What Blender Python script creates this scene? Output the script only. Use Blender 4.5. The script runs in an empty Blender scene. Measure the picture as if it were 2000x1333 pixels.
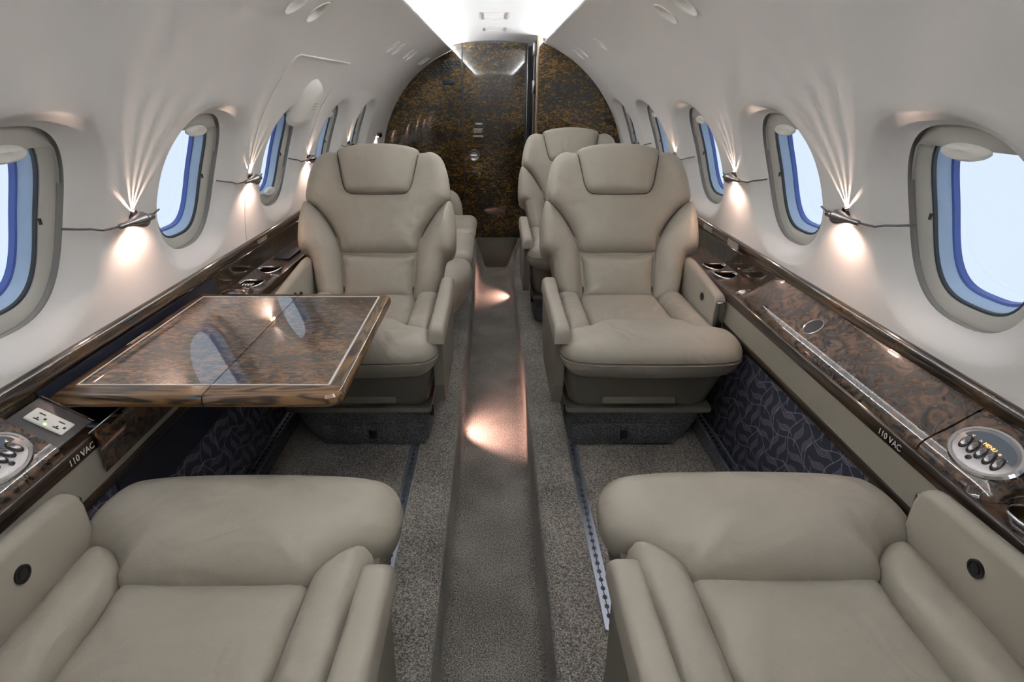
import bpy, bmesh, math, random
import numpy as np
from mathutils import Vector, Matrix
random.seed(4)
C = bpy.context.scene.collection
SC = bpy.context.scene
PI = math.pi

# ------------------------------------------------------------------ camera, world, exposure
cam_d = bpy.data.cameras.new('camera'); cam = bpy.data.objects.new('camera', cam_d); C.objects.link(cam)
cam.location = (0, 0, 1.30)
cam.rotation_euler = (math.radians(90 - 23.684), 0, 0)
cam_d.sensor_width = 36.0; cam_d.lens = 36.0 * 1100 / 2000; cam_d.shift_x = 35 / 2000
cam_d.clip_start = 0.02
SC.camera = cam
w = bpy.data.worlds.new('daylight'); SC.world = w; w.use_nodes = True
bg = w.node_tree.nodes['Background']; bg.inputs[0].default_value = (0.77, 0.875, 1.0, 1); bg.inputs[1].default_value = .52
SC.view_settings.view_transform = 'Standard'; SC.view_settings.look = 'None'
SC.view_settings.gamma = 1.0; SC.view_settings.exposure = 1.0
LED_STRENGTH = 330.0

# ------------------------------------------------------------------ helpers
def link(name, me, parent=None):
    o = bpy.data.objects.new(name, me); C.objects.link(o)
    if parent is not None: o.parent = parent
    return o
def tag(o, label=None, cat=None, group=None, kind=None):
    if label: o['label'] = label
    if cat: o['category'] = cat
    if group: o['group'] = group
    if kind: o['kind'] = kind
    return o
def empty(name, loc=(0, 0, 0), rz=0, label=None, cat=None, group=None):
    o = bpy.data.objects.new(name, None); C.objects.link(o); o.location = loc; o.rotation_euler = (0, 0, rz)
    o.empty_display_size = 0.05
    return tag(o, label, cat, group)
def mesh(name, verts, faces, mat, parent=None, smooth=True, merge=0, flip=False, angle=None):
    me = bpy.data.meshes.new(name)
    me.from_pydata([tuple(map(float, v)) for v in verts], [], faces)
    me.validate()
    if merge or flip or True:
        bm = bmesh.new(); bm.from_mesh(me)
        if merge: bmesh.ops.remove_doubles(bm, verts=bm.verts, dist=merge)
        bmesh.ops.recalc_face_normals(bm, faces=bm.faces)
        if flip: bmesh.ops.reverse_faces(bm, faces=bm.faces)
        bm.to_mesh(me); bm.free()
    me.materials.append(mat)
    for p in me.polygons: p.use_smooth = smooth
    if angle is not None:
        me.set_sharp_from_angle(angle=math.radians(angle))
    return link(name, me, parent)
def boxm(name, a, b, mat, parent=None, bev=0.0, seg=3, rot=None):
    """box from corner a to corner b, bevelled"""
    bm = bmesh.new(); bmesh.ops.create_cube(bm, size=1)
    for v in bm.verts:
        v.co = Vector([(a[i] + b[i]) / 2 + v.co[i] * (b[i] - a[i]) for i in range(3)])
    if bev: bmesh.ops.bevel(bm, geom=bm.edges[:] , offset=bev, segments=seg, affect='EDGES', profile=0.5)
    if rot is not None:
        c = Vector([(a[i] + b[i]) / 2 for i in range(3)])
        bmesh.ops.rotate(bm, verts=bm.verts, cent=c, matrix=rot)
    me = bpy.data.meshes.new(name); bm.to_mesh(me); bm.free(); me.materials.append(mat)
    for p in me.polygons: p.use_smooth = bool(bev)
    if bev: me.set_sharp_from_angle(angle=math.radians(50))
    return link(name, me, parent)
def joinm(name, objs, parent=None):
    """merge several freshly made mesh objects into one mesh"""
    bm = bmesh.new(); mats = []
    for o in objs:
        off = len(mats)
        idx = {}
        for i, m in enumerate(o.data.materials):
            if m in mats: idx[i] = mats.index(m)
            else: mats.append(m); idx[i] = len(mats) - 1
        n0 = len(bm.faces); bm.from_mesh(o.data); bm.faces.ensure_lookup_table()
        for f in bm.faces[n0:]: f.material_index = idx.get(f.material_index, 0)
    me = bpy.data.meshes.new(name); bm.to_mesh(me); bm.free()
    for m in mats: me.materials.append(m)
    for o in objs:
        d = o.data; bpy.data.objects.remove(o); bpy.data.meshes.remove(d)
    return link(name, me, parent)
def tube(name, pts, r, mat, parent=None, n=8, closed=False, rr=None):
    pts = [Vector(p) for p in pts]; V = []; F = []; m = len(pts)
    up = None
    for i, p in enumerate(pts):
        a = pts[(i - 1) % m] if (closed or i > 0) else p
        b = pts[(i + 1) % m] if (closed or i < m - 1) else p
        t = (b - a).normalized()
        if up is None: up = t.orthogonal().normalized()
        up = (up - t * up.dot(t)).normalized(); s = t.cross(up)
        rad = rr[i] if rr else r
        for k in range(n):
            c = 2 * PI * k / n; V.append(p + (up * math.cos(c) + s * math.sin(c)) * rad)
    rng = m if closed else m - 1
    for i in range(rng):
        j = (i + 1) % m
        for k in range(n):
            F.append((i * n + k, i * n + (k + 1) % n, j * n + (k + 1) % n, j * n + k))
    if not closed:
        F.append(tuple(range(n))[::-1]); F.append(tuple((m - 1) * n + k for k in range(n)))
    return mesh(name, V, F, mat, parent)
def lathe(name, prof, mat, parent=None, n=32, M=None, sx=1, sy=1, capend=True):
    """prof [(r,z)] around local z; M matrix to place"""
    V = []; F = []
    for (r, z) in prof:
        for k in range(n):
            a = 2 * PI * k / n; v = Vector((r * math.cos(a) * sx, r * math.sin(a) * sy, z)); V.append(M @ v if M else v)
    for i in range(len(prof) - 1):
        for k in range(n):
            F.append((i * n + k, i * n + (k + 1) % n, (i + 1) * n + (k + 1) % n, (i + 1) * n + k))
    if capend:
        F.append(tuple(range(n))[::-1]); F.append(tuple((len(prof) - 1) * n + k for k in range(n)))
    return mesh(name, V, F, mat, parent, angle=40)
def sweep(name, prof, ys, mat, parent=None, closed=False, fn=None, angle=35, flip=False, caps=False):
    """profile [(x,z)] extruded along y samples; fn(x,y,z) optional warp"""
    V = []; F = []; n = len(prof)
    for y in ys:
        for (x, z) in prof:
            V.append(fn(x, y, z) if fn else (x, y, z))
    for i in range(len(ys) - 1):
        for k in range(n if closed else n - 1):
            F.append((i * n + k, i * n + (k + 1) % n, (i + 1) * n + (k + 1) % n, (i + 1) * n + k))
    if closed and caps:
        F.append(tuple(range(n))); F.append(tuple((len(ys) - 1) * n + k for k in range(n))[::-1])
    return mesh(name, V, F, mat, parent, angle=angle, flip=flip)
def lin(a, b, n): return [a + (b - a) * i / (n - 1) for i in range(n)]
def catmull(P, per=6, closed=True):
    P = [np.array(p, float) for p in P]; n = len(P); out = []
    for i in range(n if closed else n - 1):
        p0 = P[(i - 1) % n] if closed or i > 0 else P[i]; p1 = P[i]; p2 = P[(i + 1) % n]
        p3 = P[(i + 2) % n] if closed or i < n - 2 else p2
        for k in range(per):
            t = k / per
            out.append(0.5 * (2 * p1 + (p2 - p0) * t + (2 * p0 - 5 * p1 + 4 * p2 - p3) * t * t + (3 * p1 - p0 - 3 * p2 + p3) * t ** 3))
    if not closed: out.append(P[-1])
    return np.array(out)
def resample(B, N):
    Q = np.vstack([B, B[:1]]); s = np.r_[0, np.cumsum(np.linalg.norm(np.diff(Q, axis=0), axis=1))]
    t = np.linspace(0, s[-1], N + 1)[:-1]
    return np.c_[np.interp(t, s, Q[:, 0]), np.interp(t, s, Q[:, 1])]
def bdist(P, B):
    A = B; D = np.roll(B, -1, axis=0) - B; L2 = (D ** 2).sum(1) + 1e-12
    t = np.clip(((P[:, None, :] - A[None]) * D[None]).sum(2) / L2[None], 0, 1)
    q = A[None] + t[..., None] * D[None]
    return np.sqrt(((P[:, None, :] - q) ** 2).sum(2).min(1))
def pad(name, outline, T, wd, mapf, mat, parent=None, back=0.0, bottom=0.0, crown=0.0, N=96, cen=None, smooth_it=True, wf=None, per=6, bw=None):
    """upholstered cushion: outline in (u,v), height rises from the edge over width wd to T; mapf(u,v,h)->xyz"""
    B = resample(catmull(outline, per), N) if smooth_it else resample(np.array(outline, float), N)
    c = np.array(cen) if cen is not None else B.mean(0)
    fr = [0.0, .25, .45, .6, .72, .8, .86, .905, .94, .965, .983, .995, 1.0]
    V = []; F = []; rings = []
    def ring(s, hfun):
        P = c + s * (B - c); d = bdist(P, B) if s < 1 else np.zeros(N)
        h = hfun(P, d, s); idx = []
        for p, hh in zip(P, h):
            u, v = p
            V.append(mapf(u, v, hh)); idx.append(len(V) - 1)
        rings.append(idx)
    def top(P, d, s):
        q = np.clip(d / wd, 0, 1); h = T * np.sqrt(1 - (1 - q) ** 2) + crown * (1 - s * s)
        if wf is not None: h = h + np.array([wf(a[0], a[1]) for a in P]) * q
        return h
    for s in fr[1:]: ring(s, top)
    V.append(mapf(c[0], c[1], float(top(np.array([c]), bdist(np.array([c]), B), 0)[0]))); ci = len(V) - 1
    nt = len(rings)
    if bottom > 0:
        b2 = bw or wd
        for s in fr[::-1][1:-1]:
            ring(s, lambda P, d, s: -bottom * np.sqrt(1 - (1 - np.clip(d / b2, 0, 1)) ** 2))
    elif back > 0:
        for f in (.1, .35, .7, 1.0):
            ring(1 - .05 * f * f, lambda P, d, s, f=f: np.full(N, -back * f))
    if bottom > 0 or back > 0:
        V.append(np.mean([V[i] for i in rings[-1]], axis=0)); ce = len(V) - 1
        for k in range(N): F.append((rings[-1][k], rings[-1][(k + 1) % N], ce))
    for k in range(N): F.append((ci, rings[0][k], rings[0][(k + 1) % N]))
    for i in range(len(rings) - 1):
        for k in range(N): F.append((rings[i][k], rings[i + 1][k], rings[i + 1][(k + 1) % N], rings[i][(k + 1) % N]))
    return mesh(name, V, F, mat, parent)
def text_mesh(name, s, size, M, mat, parent=None, ext=0.0004):
    cu = bpy.data.curves.new('t', 'FONT'); cu.body = s; cu.size = size; cu.extrude = ext; cu.align_x = 'CENTER'; cu.align_y = 'CENTER'
    o = bpy.data.objects.new('t', cu); C.objects.link(o)
    bpy.context.view_layer.update()
    me = bpy.data.meshes.new_from_object(o.evaluated_get(bpy.context.evaluated_depsgraph_get()))
    bpy.data.objects.remove(o); me.transform(M); me.materials.clear(); me.materials.append(mat)
    return link(name, me, parent)
def frame_m(o, x, y):
    """matrix with columns x,y,z=x cross y at origin o"""
    x = Vector(x).normalized(); y = Vector(y); y = (y - x * y.dot(x)).normalized(); z = x.cross(y)
    M = Matrix.Identity(4)
    for i in range(3): M[i][0] = x[i]; M[i][1] = y[i]; M[i][2] = z[i]; M[i][3] = o[i]
    return M
def merge_map(*a): return a

# ------------------------------------------------------------------ materials
def newmat(name):
    m = bpy.data.materials.new(name); m.use_nodes = True; nt = m.node_tree
    return m, nt, nt.nodes['Principled BSDF']
def flat(name, col, rough=.5, metal=0, coat=0, spec=.5, emit=None, es=0):
    m, nt, b = newmat(name)
    b.inputs['Base Color'].default_value = (*col, 1); b.inputs['Roughness'].default_value = rough; b.inputs['Metallic'].default_value = metal
    b.inputs['Coat Weight'].default_value = coat; b.inputs['Specular IOR Level'].default_value = spec
    if emit: b.inputs['Emission Color'].default_value = (*emit, 1); b.inputs['Emission Strength'].default_value = es
    return m
class G:
    """tiny node graph helper"""
    def __init__(s, nt): s.nt = nt; s.L = nt.links.new
    def n(s, t, **kw):
        x = s.nt.nodes.new(t)
        for k, v in kw.items(): setattr(x, k, v)
        return x
    def inp(s, sock, v):
        if isinstance(v, (int, float)): sock.default_value = v
        elif isinstance(v, tuple): sock.default_value = v
        else: s.L(v, sock)
    def m(s, op, a, b=0.0, c=0.0, clamp=False):
        x = s.n('ShaderNodeMath', operation=op, use_clamp=clamp); s.inp(x.inputs[0], a); s.inp(x.inputs[1], b); s.inp(x.inputs[2], c); return x.outputs[0]
    def coord(s, scale=(1, 1, 1), rot=(0, 0, 0), loc=(0, 0, 0)):
        t = s.n('ShaderNodeTexCoord'); mp = s.n('ShaderNodeMapping'); s.L(t.outputs['Object'], mp.inputs[0])
        mp.inputs['Scale'].default_value = scale; mp.inputs['Rotation'].default_value = rot; mp.inputs['Location'].default_value = loc
        return mp.outputs[0]
    def noise(s, vec, scale=5, detail=3, rough=.5, dist=0, out='Fac'):
        x = s.n('ShaderNodeTexNoise'); s.L(vec, x.inputs['Vector']); x.inputs['Scale'].default_value = scale
        x.inputs['Detail'].default_value = detail; x.inputs['Roughness'].default_value = rough; x.inputs['Distortion'].default_value = dist
        return x.outputs[out]
    def ramp(s, f, stops, interp='LINEAR'):
        x = s.n('ShaderNodeValToRGB'); s.L(f, x.inputs[0]); cr = x.color_ramp; cr.interpolation = interp
        while len(cr.elements) < len(stops): cr.elements.new(.5)
        for e, (p, c) in zip(cr.elements, stops): e.position = p; e.color = (*c, 1)
        return x.outputs[0]
    def bump(s, h, strength, dist, bsdf, coatonly=False):
        x = s.n('ShaderNodeBump'); s.L(h, x.inputs['Height']); x.inputs['Strength'].default_value = strength; x.inputs['Distance'].default_value = dist
        s.L(x.outputs[0], bsdf.inputs['Normal']); return x.outputs[0]
def leather(name, col, rough=.38, wr=.35):
    m, nt, b = newmat(name); g = G(nt)
    v = g.coord()
    n1 = g.noise(v, 9, 3, .5); n2 = g.noise(v, 420, 2, .5)
    c = g.ramp(n1, [(.3, tuple(x * .96 for x in col)), (.7, tuple(min(1, x * 1.03) for x in col))])
    g.L(c, b.inputs['Base Color']); b.inputs['Roughness'].default_value = rough; b.inputs['Specular IOR Level'].default_value = .4
    v2 = g.coord(scale=(1, 1, 1)); n3 = g.noise(v2, 7, 2, .45, 1.2)
    h = g.m('ADD', g.m('MULTIPLY', n2, .05), g.m('MULTIPLY', n3, 1.0))
    g.bump(h, wr, .022, b)
    return m
def burl(name, dark, mid, light, scale=30, st=(.50, .60, .72), stretch=(1, 1, 1), rough=.3, rot=(0, 0, 0), dist=3.0, big=4, ior=1.6):
    """glossy lacquered figured veneer"""
    m, nt, b = newmat(name); g = G(nt)
    v = g.coord(scale=stretch, rot=rot)
    a = g.noise(v, scale, 3, .55, dist); big_ = g.noise(v, big, 2, .5, .5); fine = g.noise(v, scale * 6, 2, .6, .5)
    f = g.m('ADD', g.m('MULTIPLY', a, .8), g.m('ADD', g.m('MULTIPLY', big_, .3), g.m('MULTIPLY', fine, .12)))
    c = g.ramp(f, [(st[0], dark), (st[1], mid), (st[2], light)])
    g.L(c, b.inputs['Base Color']); b.inputs['Roughness'].default_value = rough; b.inputs['Coat Weight'].default_value = 1.0
    b.inputs['Coat Roughness'].default_value = .03; b.inputs['Coat IOR'].default_value = ior; b.inputs['Specular IOR Level'].default_value = .2
    return m
def grain(name, dark, light, scale=(3, 60, 60), rough=.3, rings=1.2):
    m, nt, b = newmat(name); g = G(nt)
    v = g.coord(scale=scale); n1 = g.noise(v, 1.0, 4, .6, .6)
    wv = g.m('FRACT', g.m('MULTIPLY', n1, 7.0)); wv = g.m('ABSOLUTE', g.m('SUBTRACT', wv, .5))
    c = g.ramp(wv, [(.0, dark), (.12, dark), (.28, light), (.5, light)])
    g.L(c, b.inputs['Base Color']); b.inputs['Roughness'].default_value = rough; b.inputs['Coat Weight'].default_value = 1.0
    b.inputs['Coat Roughness'].default_value = .04; b.inputs['Specular IOR Level'].default_value = .2
    return m
def carpet(name, a, b_, c_):
    m, nt, b = newmat(name); g = G(nt); v = g.coord()
    n1 = g.noise(v, 260, 2, .7); n2 = g.noise(v, 5, 3, .5)
    f = g.m('ADD', n1, g.m('MULTIPLY', g.m('SUBTRACT', n2, .5), .25))
    g.L(g.ramp(f, [(.36, a), (.5, b_), (.66, c_)]), b.inputs['Base Color']); b.inputs['Roughness'].default_value = .95
    b.inputs['Specular IOR Level'].default_value = .1; b.inputs['Sheen Weight'].default_value = .15
    g.bump(g.noise(v, 330, 2, .7), .55, .004, b)
    return m
M = {}
M['leather'] = leather('greige_leather', (.355, .322, .268), wr=.55)
M['leather_smooth'] = leather('greige_leather_taut', (.34, .308, .257), .5, .05)
M['shell'] = flat('taupe_shell', (.20, .185, .15), .5)
def wallmat():
    m, nt, b = newmat('cabin_lining'); g = G(nt); v = g.coord()
    b.inputs['Base Color'].default_value = (.82, .805, .785, 1); b.inputs['Roughness'].default_value = .55; b.inputs['Specular IOR Level'].default_value = .3
    g.bump(g.noise(v, 900, 2, .6), .12, .002, b); return m
M['wall'] = wallmat()
M['ceil'] = flat('ceiling_white', (.60, .60, .60), .5)
M['white'] = flat('pale_plastic', (.88, .87, .82), .4)
M['bezel'] = flat('window_bezel', (.50, .49, .45), .5)
M['reveal'] = flat('window_reveal_blue_grey', (.42, .55, .72), .35)
M['gasket'] = flat('black_gasket', (.03, .035, .04), .5)
M['bluegasket'] = flat('blue_outer_gasket', (.07, .12, .38), .4)
M['black'] = flat('black_plastic', (.012, .012, .014), .35)
M['navy'] = flat('navy_lining', (.008, .01, .022), .45)
M['chrome'] = flat('polished_chrome', (.78, .78, .8), .12, 1)
M['gun'] = flat('gunmetal', (.30, .29, .30), .22, 1)
M['dkmetal'] = flat('dark_wire_metal', (.13, .13, .14), .3, 1)
M['alu'] = flat('brushed_aluminium', (.66, .72, .85), .35, 1)
M['satin'] = flat('satin_nickel', (.36, .34, .34), .34, 1)
M['cork'] = flat('cork_base', (.45, .22, .08), .8)
M['print'] = flat('white_print', (.75, .75, .72), .6)
M['amber'] = flat('amber_print', (.9, .5, .15), .6, emit=(1, .55, .15), es=.6)
M['beige'] = flat('beige_side_panel', (.30, .275, .225), .55)
M['olive'] = flat('olive_kick_panel', (.095, .09, .07), .6)
M['bulk'] = burl('amber_burl_bulkhead', (.006, .005, .004), (.020, .014, .006), (.19, .10, .012), 34, (.54, .62, .72), (1, 1, 2.2), .3, dist=1.4, big=2.2)
M['burl'] = burl('brown_burl', (.012, .007, .006), (.035, .018, .011), (.11, .055, .028), 26, (.53, .60, .72), (1, .8, 1), .3, dist=2.6, ior=1.9)
M['burltable'] = burl('table_burl', (.018, .014, .012), (.085, .048, .026), (.23, .115, .045), 44, (.57, .61, .70), (.75, 1.9, 1), .3, dist=1.6, big=5, ior=1.95)
M['darkwood'] = burl('dark_rail_wood', (.008, .005, .004), (.03, .018, .01), (.08, .045, .018), 14, (.5, .6, .72), (1.5, .5, 1.5), .25, dist=1)
M['backburl'] = burl('dark_back_burl', (.006, .005, .004), (.018, .012, .007), (.075, .045, .012), 34, (.54, .62, .74), (1, 2.2, 1), .3, dist=1.4, big=2.2)
M['edgewood'] = grain('dark_oak_edge', (.006, .004, .003), (.035, .020, .011), (80, 2, 80))
def oakmat():
    m, nt, b = newmat('oak_border'); g = G(nt); t = g.n('ShaderNodeTexCoord'); sp = g.n('ShaderNodeSeparateXYZ'); g.L(t.outputs['Object'], sp.inputs[0])
    X, Y, Z = sp.outputs
    end = g.m('MAXIMUM', g.m('LESS_THAN', Y, .953), g.m('GREATER_THAN', Y, 1.466))    # end rails: grain runs across
    a = g.m('ADD', g.m('MULTIPLY', X, 3.0), g.m('MULTIPLY', end, 17.0)); 
    along = g.n('ShaderNodeMix', data_type='FLOAT'); g.L(end, along.inputs[0]); g.L(Y, along.inputs[2]); g.L(X, along.inputs[3])
    acr = g.n('ShaderNodeMix', data_type='FLOAT'); g.L(end, acr.inputs[0]); g.L(X, acr.inputs[2]); g.L(Y, acr.inputs[3])
    cb = g.n('ShaderNodeCombineXYZ'); g.L(g.m('MULTIPLY', along.outputs[0], 2.2), cb.inputs[0]); g.L(g.m('MULTIPLY', acr.outputs[0], 26.0), cb.inputs[1]); g.L(g.m('MULTIPLY', Z, 14.0), cb.inputs[2])
    n1 = g.noise(cb.outputs[0], 1.0, 2, .5, .4); fi = g.noise(cb.outputs[0], 12, 3, .6, .2)
    wv = g.m('ABSOLUTE', g.m('SUBTRACT', g.m('FRACT', g.m('MULTIPLY', n1, 9.0)), .5)); f = g.m('ADD', wv, g.m('MULTIPLY', g.m('SUBTRACT', fi, .5), .35))
    g.L(g.ramp(f, [(.02, (.025, .014, .008)), (.14, (.07, .036, .014)), (.26, (.17, .088, .032)), (.5, (.20, .105, .04))]), b.inputs['Base Color'])
    b.inputs['Roughness'].default_value = .3; b.inputs['Coat Weight'].default_value = 1; b.inputs['Coat Roughness'].default_value = .04; b.inputs['Coat IOR'].default_value = 1.8; b.inputs['Specular IOR Level'].default_value = .2
    return m
M['oak'] = oakmat()
M['carpet'] = carpet('speckled_carpet', (.065, .06, .054), (.20, .184, .165), (.42, .385, .34))
M['carpetdark'] = carpet('dark_carpet', (.025, .026, .032), (.075, .075, .08), (.17, .165, .165))
M['led'] = flat('cove_led', (1, 1, 1), .5, emit=(.98, .99, 1.0), es=LED_STRENGTH)
M['lampglow'] = flat('warm_bulb', (1, .8, .6), .5, emit=(1, .68, .45), es=30)
M['slotdark'] = flat('track_slot_shadow', (.04, .045, .07), .6)
M['outletplate'] = flat('dark_taupe_plate', (.075, .068, .068), .35)
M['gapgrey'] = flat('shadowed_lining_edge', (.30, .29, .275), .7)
M['postwood'] = flat('amber_edge_banding', (.12, .07, .025), .25, coat=1)
M['seamdark'] = flat('seam_thread_and_crease_shade', (.09, .08, .065), .8)  # thread on the thigh roll; painted crease shade on headrest and backrest
M['greenled'] = flat('green_led', (.2, .9, .1), .5, emit=(.3, 1, .1), es=2.5)
def glassmat():
    m = bpy.data.materials.new('window_glass'); m.use_nodes = True; nt = m.node_tree; nt.nodes.clear(); g = G(nt)
    o = g.n('ShaderNodeOutputMaterial'); t = g.n('ShaderNodeBsdfTransparent'); t.inputs[0].default_value = (.95, .98, 1, 1)
    gl = g.n('ShaderNodeBsdfGlossy'); gl.inputs['Roughness'].default_value = .05
    mx = g.n('ShaderNodeMixShader'); mx.inputs[0].default_value = .05
    g.L(t.outputs[0], mx.inputs[1]); g.L(gl.outputs[0], mx.inputs[2]); g.L(mx.outputs[0], o.inputs[0]); return m
M['glass'] = glassmat()
def fabricmat():
    """navy cloth woven with pale wavy lines and leaf bundles"""
    m, nt, b = newmat('navy_leaf_fabric'); g = G(nt)
    t = g.n('ShaderNodeTexCoord'); s = g.n('ShaderNodeSeparateXYZ'); g.L(t.outputs['Object'], s.inputs[0])
    D = 1 / .082
    U = g.m('MULTIPLY', g.m('ADD', s.outputs[1], g.m('MULTIPLY', s.outputs[2], .22)), D); Vv = g.m('MULTIPLY', s.outputs[2], D)
    cu = g.m('FLOOR', U); cv = g.m('FLOOR', Vv); fu = g.m('SUBTRACT', U, cu); fv = g.m('SUBTRACT', Vv, cv)
    par = g.m('MODULO', g.m('ADD', g.m('ADD', cu, cv), 200.0), 2.0)          # basket weave of leaf pairs
    def lens_(p, q):
        q2 = g.m('SUBTRACT', g.m('FRACT', g.m('MULTIPLY', q, 2.0)), .5)
        q2 = g.m('SUBTRACT', q2, g.m('MULTIPLY', g.m('SINE', g.m('MULTIPLY', p, 2 * PI)), .17))
        arc = g.m('MULTIPLY', g.m('POWER', g.m('MAXIMUM', g.m('SINE', g.m('MULTIPLY', p, PI)), .0), 1.4), .23)
        rt = g.m('DIVIDE', q2, g.m('MAXIMUM', arc, .02))
        inside = g.m('LESS_THAN', g.m('ABSOLUTE', rt), 1.12)
        lq = g.m('ABSOLUTE', g.m('SUBTRACT', g.m('FRACT', g.m('ADD', g.m('MULTIPLY', rt, 2.0), .5)), .5))
        leaf = g.m('MULTIPLY', inside, g.m('LESS_THAN', lq, .17))
        stem = g.m('LESS_THAN', g.m('ABSOLUTE', q2), .03)
        return g.m('MAXIMUM', leaf, g.m('MULTIPLY', stem, g.m('LESS_THAN', arc, .03)))
    h_ = g.m('MULTIPLY', lens_(fu, fv), g.m('SUBTRACT', 1.0, par)); v_ = g.m('MULTIPLY', lens_(fv, fu), par)
    def wave(p, q, ph):
        a_ = g.m('SUBTRACT', p, g.m('MULTIPLY', g.m('SINE', g.m('ADD', g.m('MULTIPLY', q, PI), ph)), .20))
        d_ = g.m('ABSOLUTE', g.m('SUBTRACT', g.m('FRACT', g.m('ADD', a_, .5)), .5))
        return g.m('LESS_THAN', d_, .016)
    f = g.m('MAXIMUM', g.m('MAXIMUM', h_, v_), g.m('MULTIPLY', g.m('MAXIMUM', wave(U, Vv, .6), wave(Vv, U, 2.2)), .8))
    mx = g.n('ShaderNodeMix', data_type='RGBA'); g.L(f, mx.inputs[0])
    mx.inputs[6].default_value = (.04, .04, .062, 1); mx.inputs[7].default_value = (.26, .24, .26, 1)
    g.L(mx.outputs[2], b.inputs['Base Color']); b.inputs['Roughness'].default_value = .9; b.inputs['Specular IOR Level'].default_value = .15
    return m
M['fabric'] = fabricmat()

# ------------------------------------------------------------------ the setting: shell of the cabin
CX, CZ, RR = .005, .795, .845
def cyl(phi, y, dr, s):
    """point on the cabin lining; phi radians up from horizontal, s=+1 right, -1 left"""
    r = RR + dr
    return (CX * 0 + s * r * math.cos(phi), y, CZ + r * math.sin(phi))
D2R = PI / 180
PHI0, PHI1, PHIV0, PHIV1, PHI2 = 2.6 * D2R, 38 * D2R, 51 * D2R, 62 * D2R, 68.9 * D2R
WC = 19.2 * D2R
WIN = {-1: [-.38, .28, .938, 1.580, 2.238, 2.89, 3.555], 1: [-.36, .32, .985, 1.62, 2.285, 2.945, 3.55]}
VENT = {-1: [1.545, 1.715, 2.92, 3.07, 3.43, 3.55, 4.10, 4.21], 1: [1.59, 1.755, 2.775, 3.30, 3.47]}
YB = -1.5; YE = {-1: 4.49, 1: 3.85}
def superpt(th, a, b, n):
    c, s = math.cos(th), math.sin(th)
    return (a * math.copysign(abs(c) ** (2 / n), c), b * math.copysign(abs(s) ** (2 / n), s))
def holed_band(y0, y1, t0, t1, holes, hw, mapf, M_=24, K_=20, step=.06):
    """grid of (y,t) with superellipse holes. holes: dict(y,t,a,b,n,ao,bo,no,D)"""
    V = []; F = []
    ts = lin(t0, t1, M_ + 1)
    def grid(a, b):
        if b - a < 1e-4: return
        ny = max(1, int((b - a) / step)); ys = lin(a, b, ny + 1); base = len(V)
        for y in ys:
            for t in ts: V.append(mapf(y, t, 0))
        for i in range(ny):
            for k in range(M_): F.append((base + i * (M_ + 1) + k, base + (i + 1) * (M_ + 1) + k, base + (i + 1) * (M_ + 1) + k + 1, base + i * (M_ + 1) + k + 1))
    cur = y0
    for h in holes:
        yc = h['y']; grid(cur, yc - hw); cur = yc + hw
        P = [(yc + hw, t) for t in ts[:-1]] + [(y, t1) for y in lin(yc + hw, yc - hw, K_ + 1)[:-1]] + [(yc - hw, t) for t in ts[::-1][:-1]] + [(y, t0) for y in lin(yc - hw, yc + hw, K_ + 1)[:-1]]
        n = len(P); base = len(V); nr = 0
        Rr = []
        for f in (0, .06, .14, .24, .36, .5, .64, .78, .9, 1.0): Rr.append((0, f))
        for f in (.33, .66, 1.0): Rr.append((1, f))
        for (st, f) in Rr:
            for p in P:
                th = math.atan2((p[1] - h['t']) / h['bo'], (p[0] - yc) / h['ao'])
                # parametrise superellipses by true direction
                def at(a, b, nn):
                    dy, dt = math.cos(th), math.sin(th); rr = (abs(dy) ** nn + abs(dt) ** nn) ** (-1 / nn)
                    return (yc + a * dy * rr, h['t'] + b * dt * rr)
                e = at(h['a'], h['b'], h['n']); o = at(h['ao'], h['bo'], h['no'])
                if st == 0:
                    q = (e[0] + (o[0] - e[0]) * f, e[1] + (o[1] - e[1]) * f)
                    d = h['D'] * (1 - f) ** 1.15 * (1 - .35 * math.sin(PI * f)) if f < 1 else 0
                    d = h['D'] * (.5 + .5 * math.cos(PI * f)) * .55 + h['D'] * (1 - f) * .45
                else:
                    q = (o[0] + (p[0] - o[0]) * f, o[1] + (p[1] - o[1]) * f); d = 0
                V.append(mapf(q[0], q[1], d))
        for i in range(len(Rr) - 1):
            for k in range(n):
                F.append((base + i * n + k, base + i * n + (k + 1) % n, base + (i + 1) * n + (k + 1) % n, base + (i + 1) * n + k))
    grid(cur, y1)
    return V, F
def joinvf(L):
    V = []; F = []
    for v, f in L:
        b = len(V); V += v; F += [tuple(i + b for i in q) for q in f]
    return V, F
OPA, OPB, OPN = .154, .180 / RR, 2.5           # opening half sizes (m along y, rad along the arc)
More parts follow.
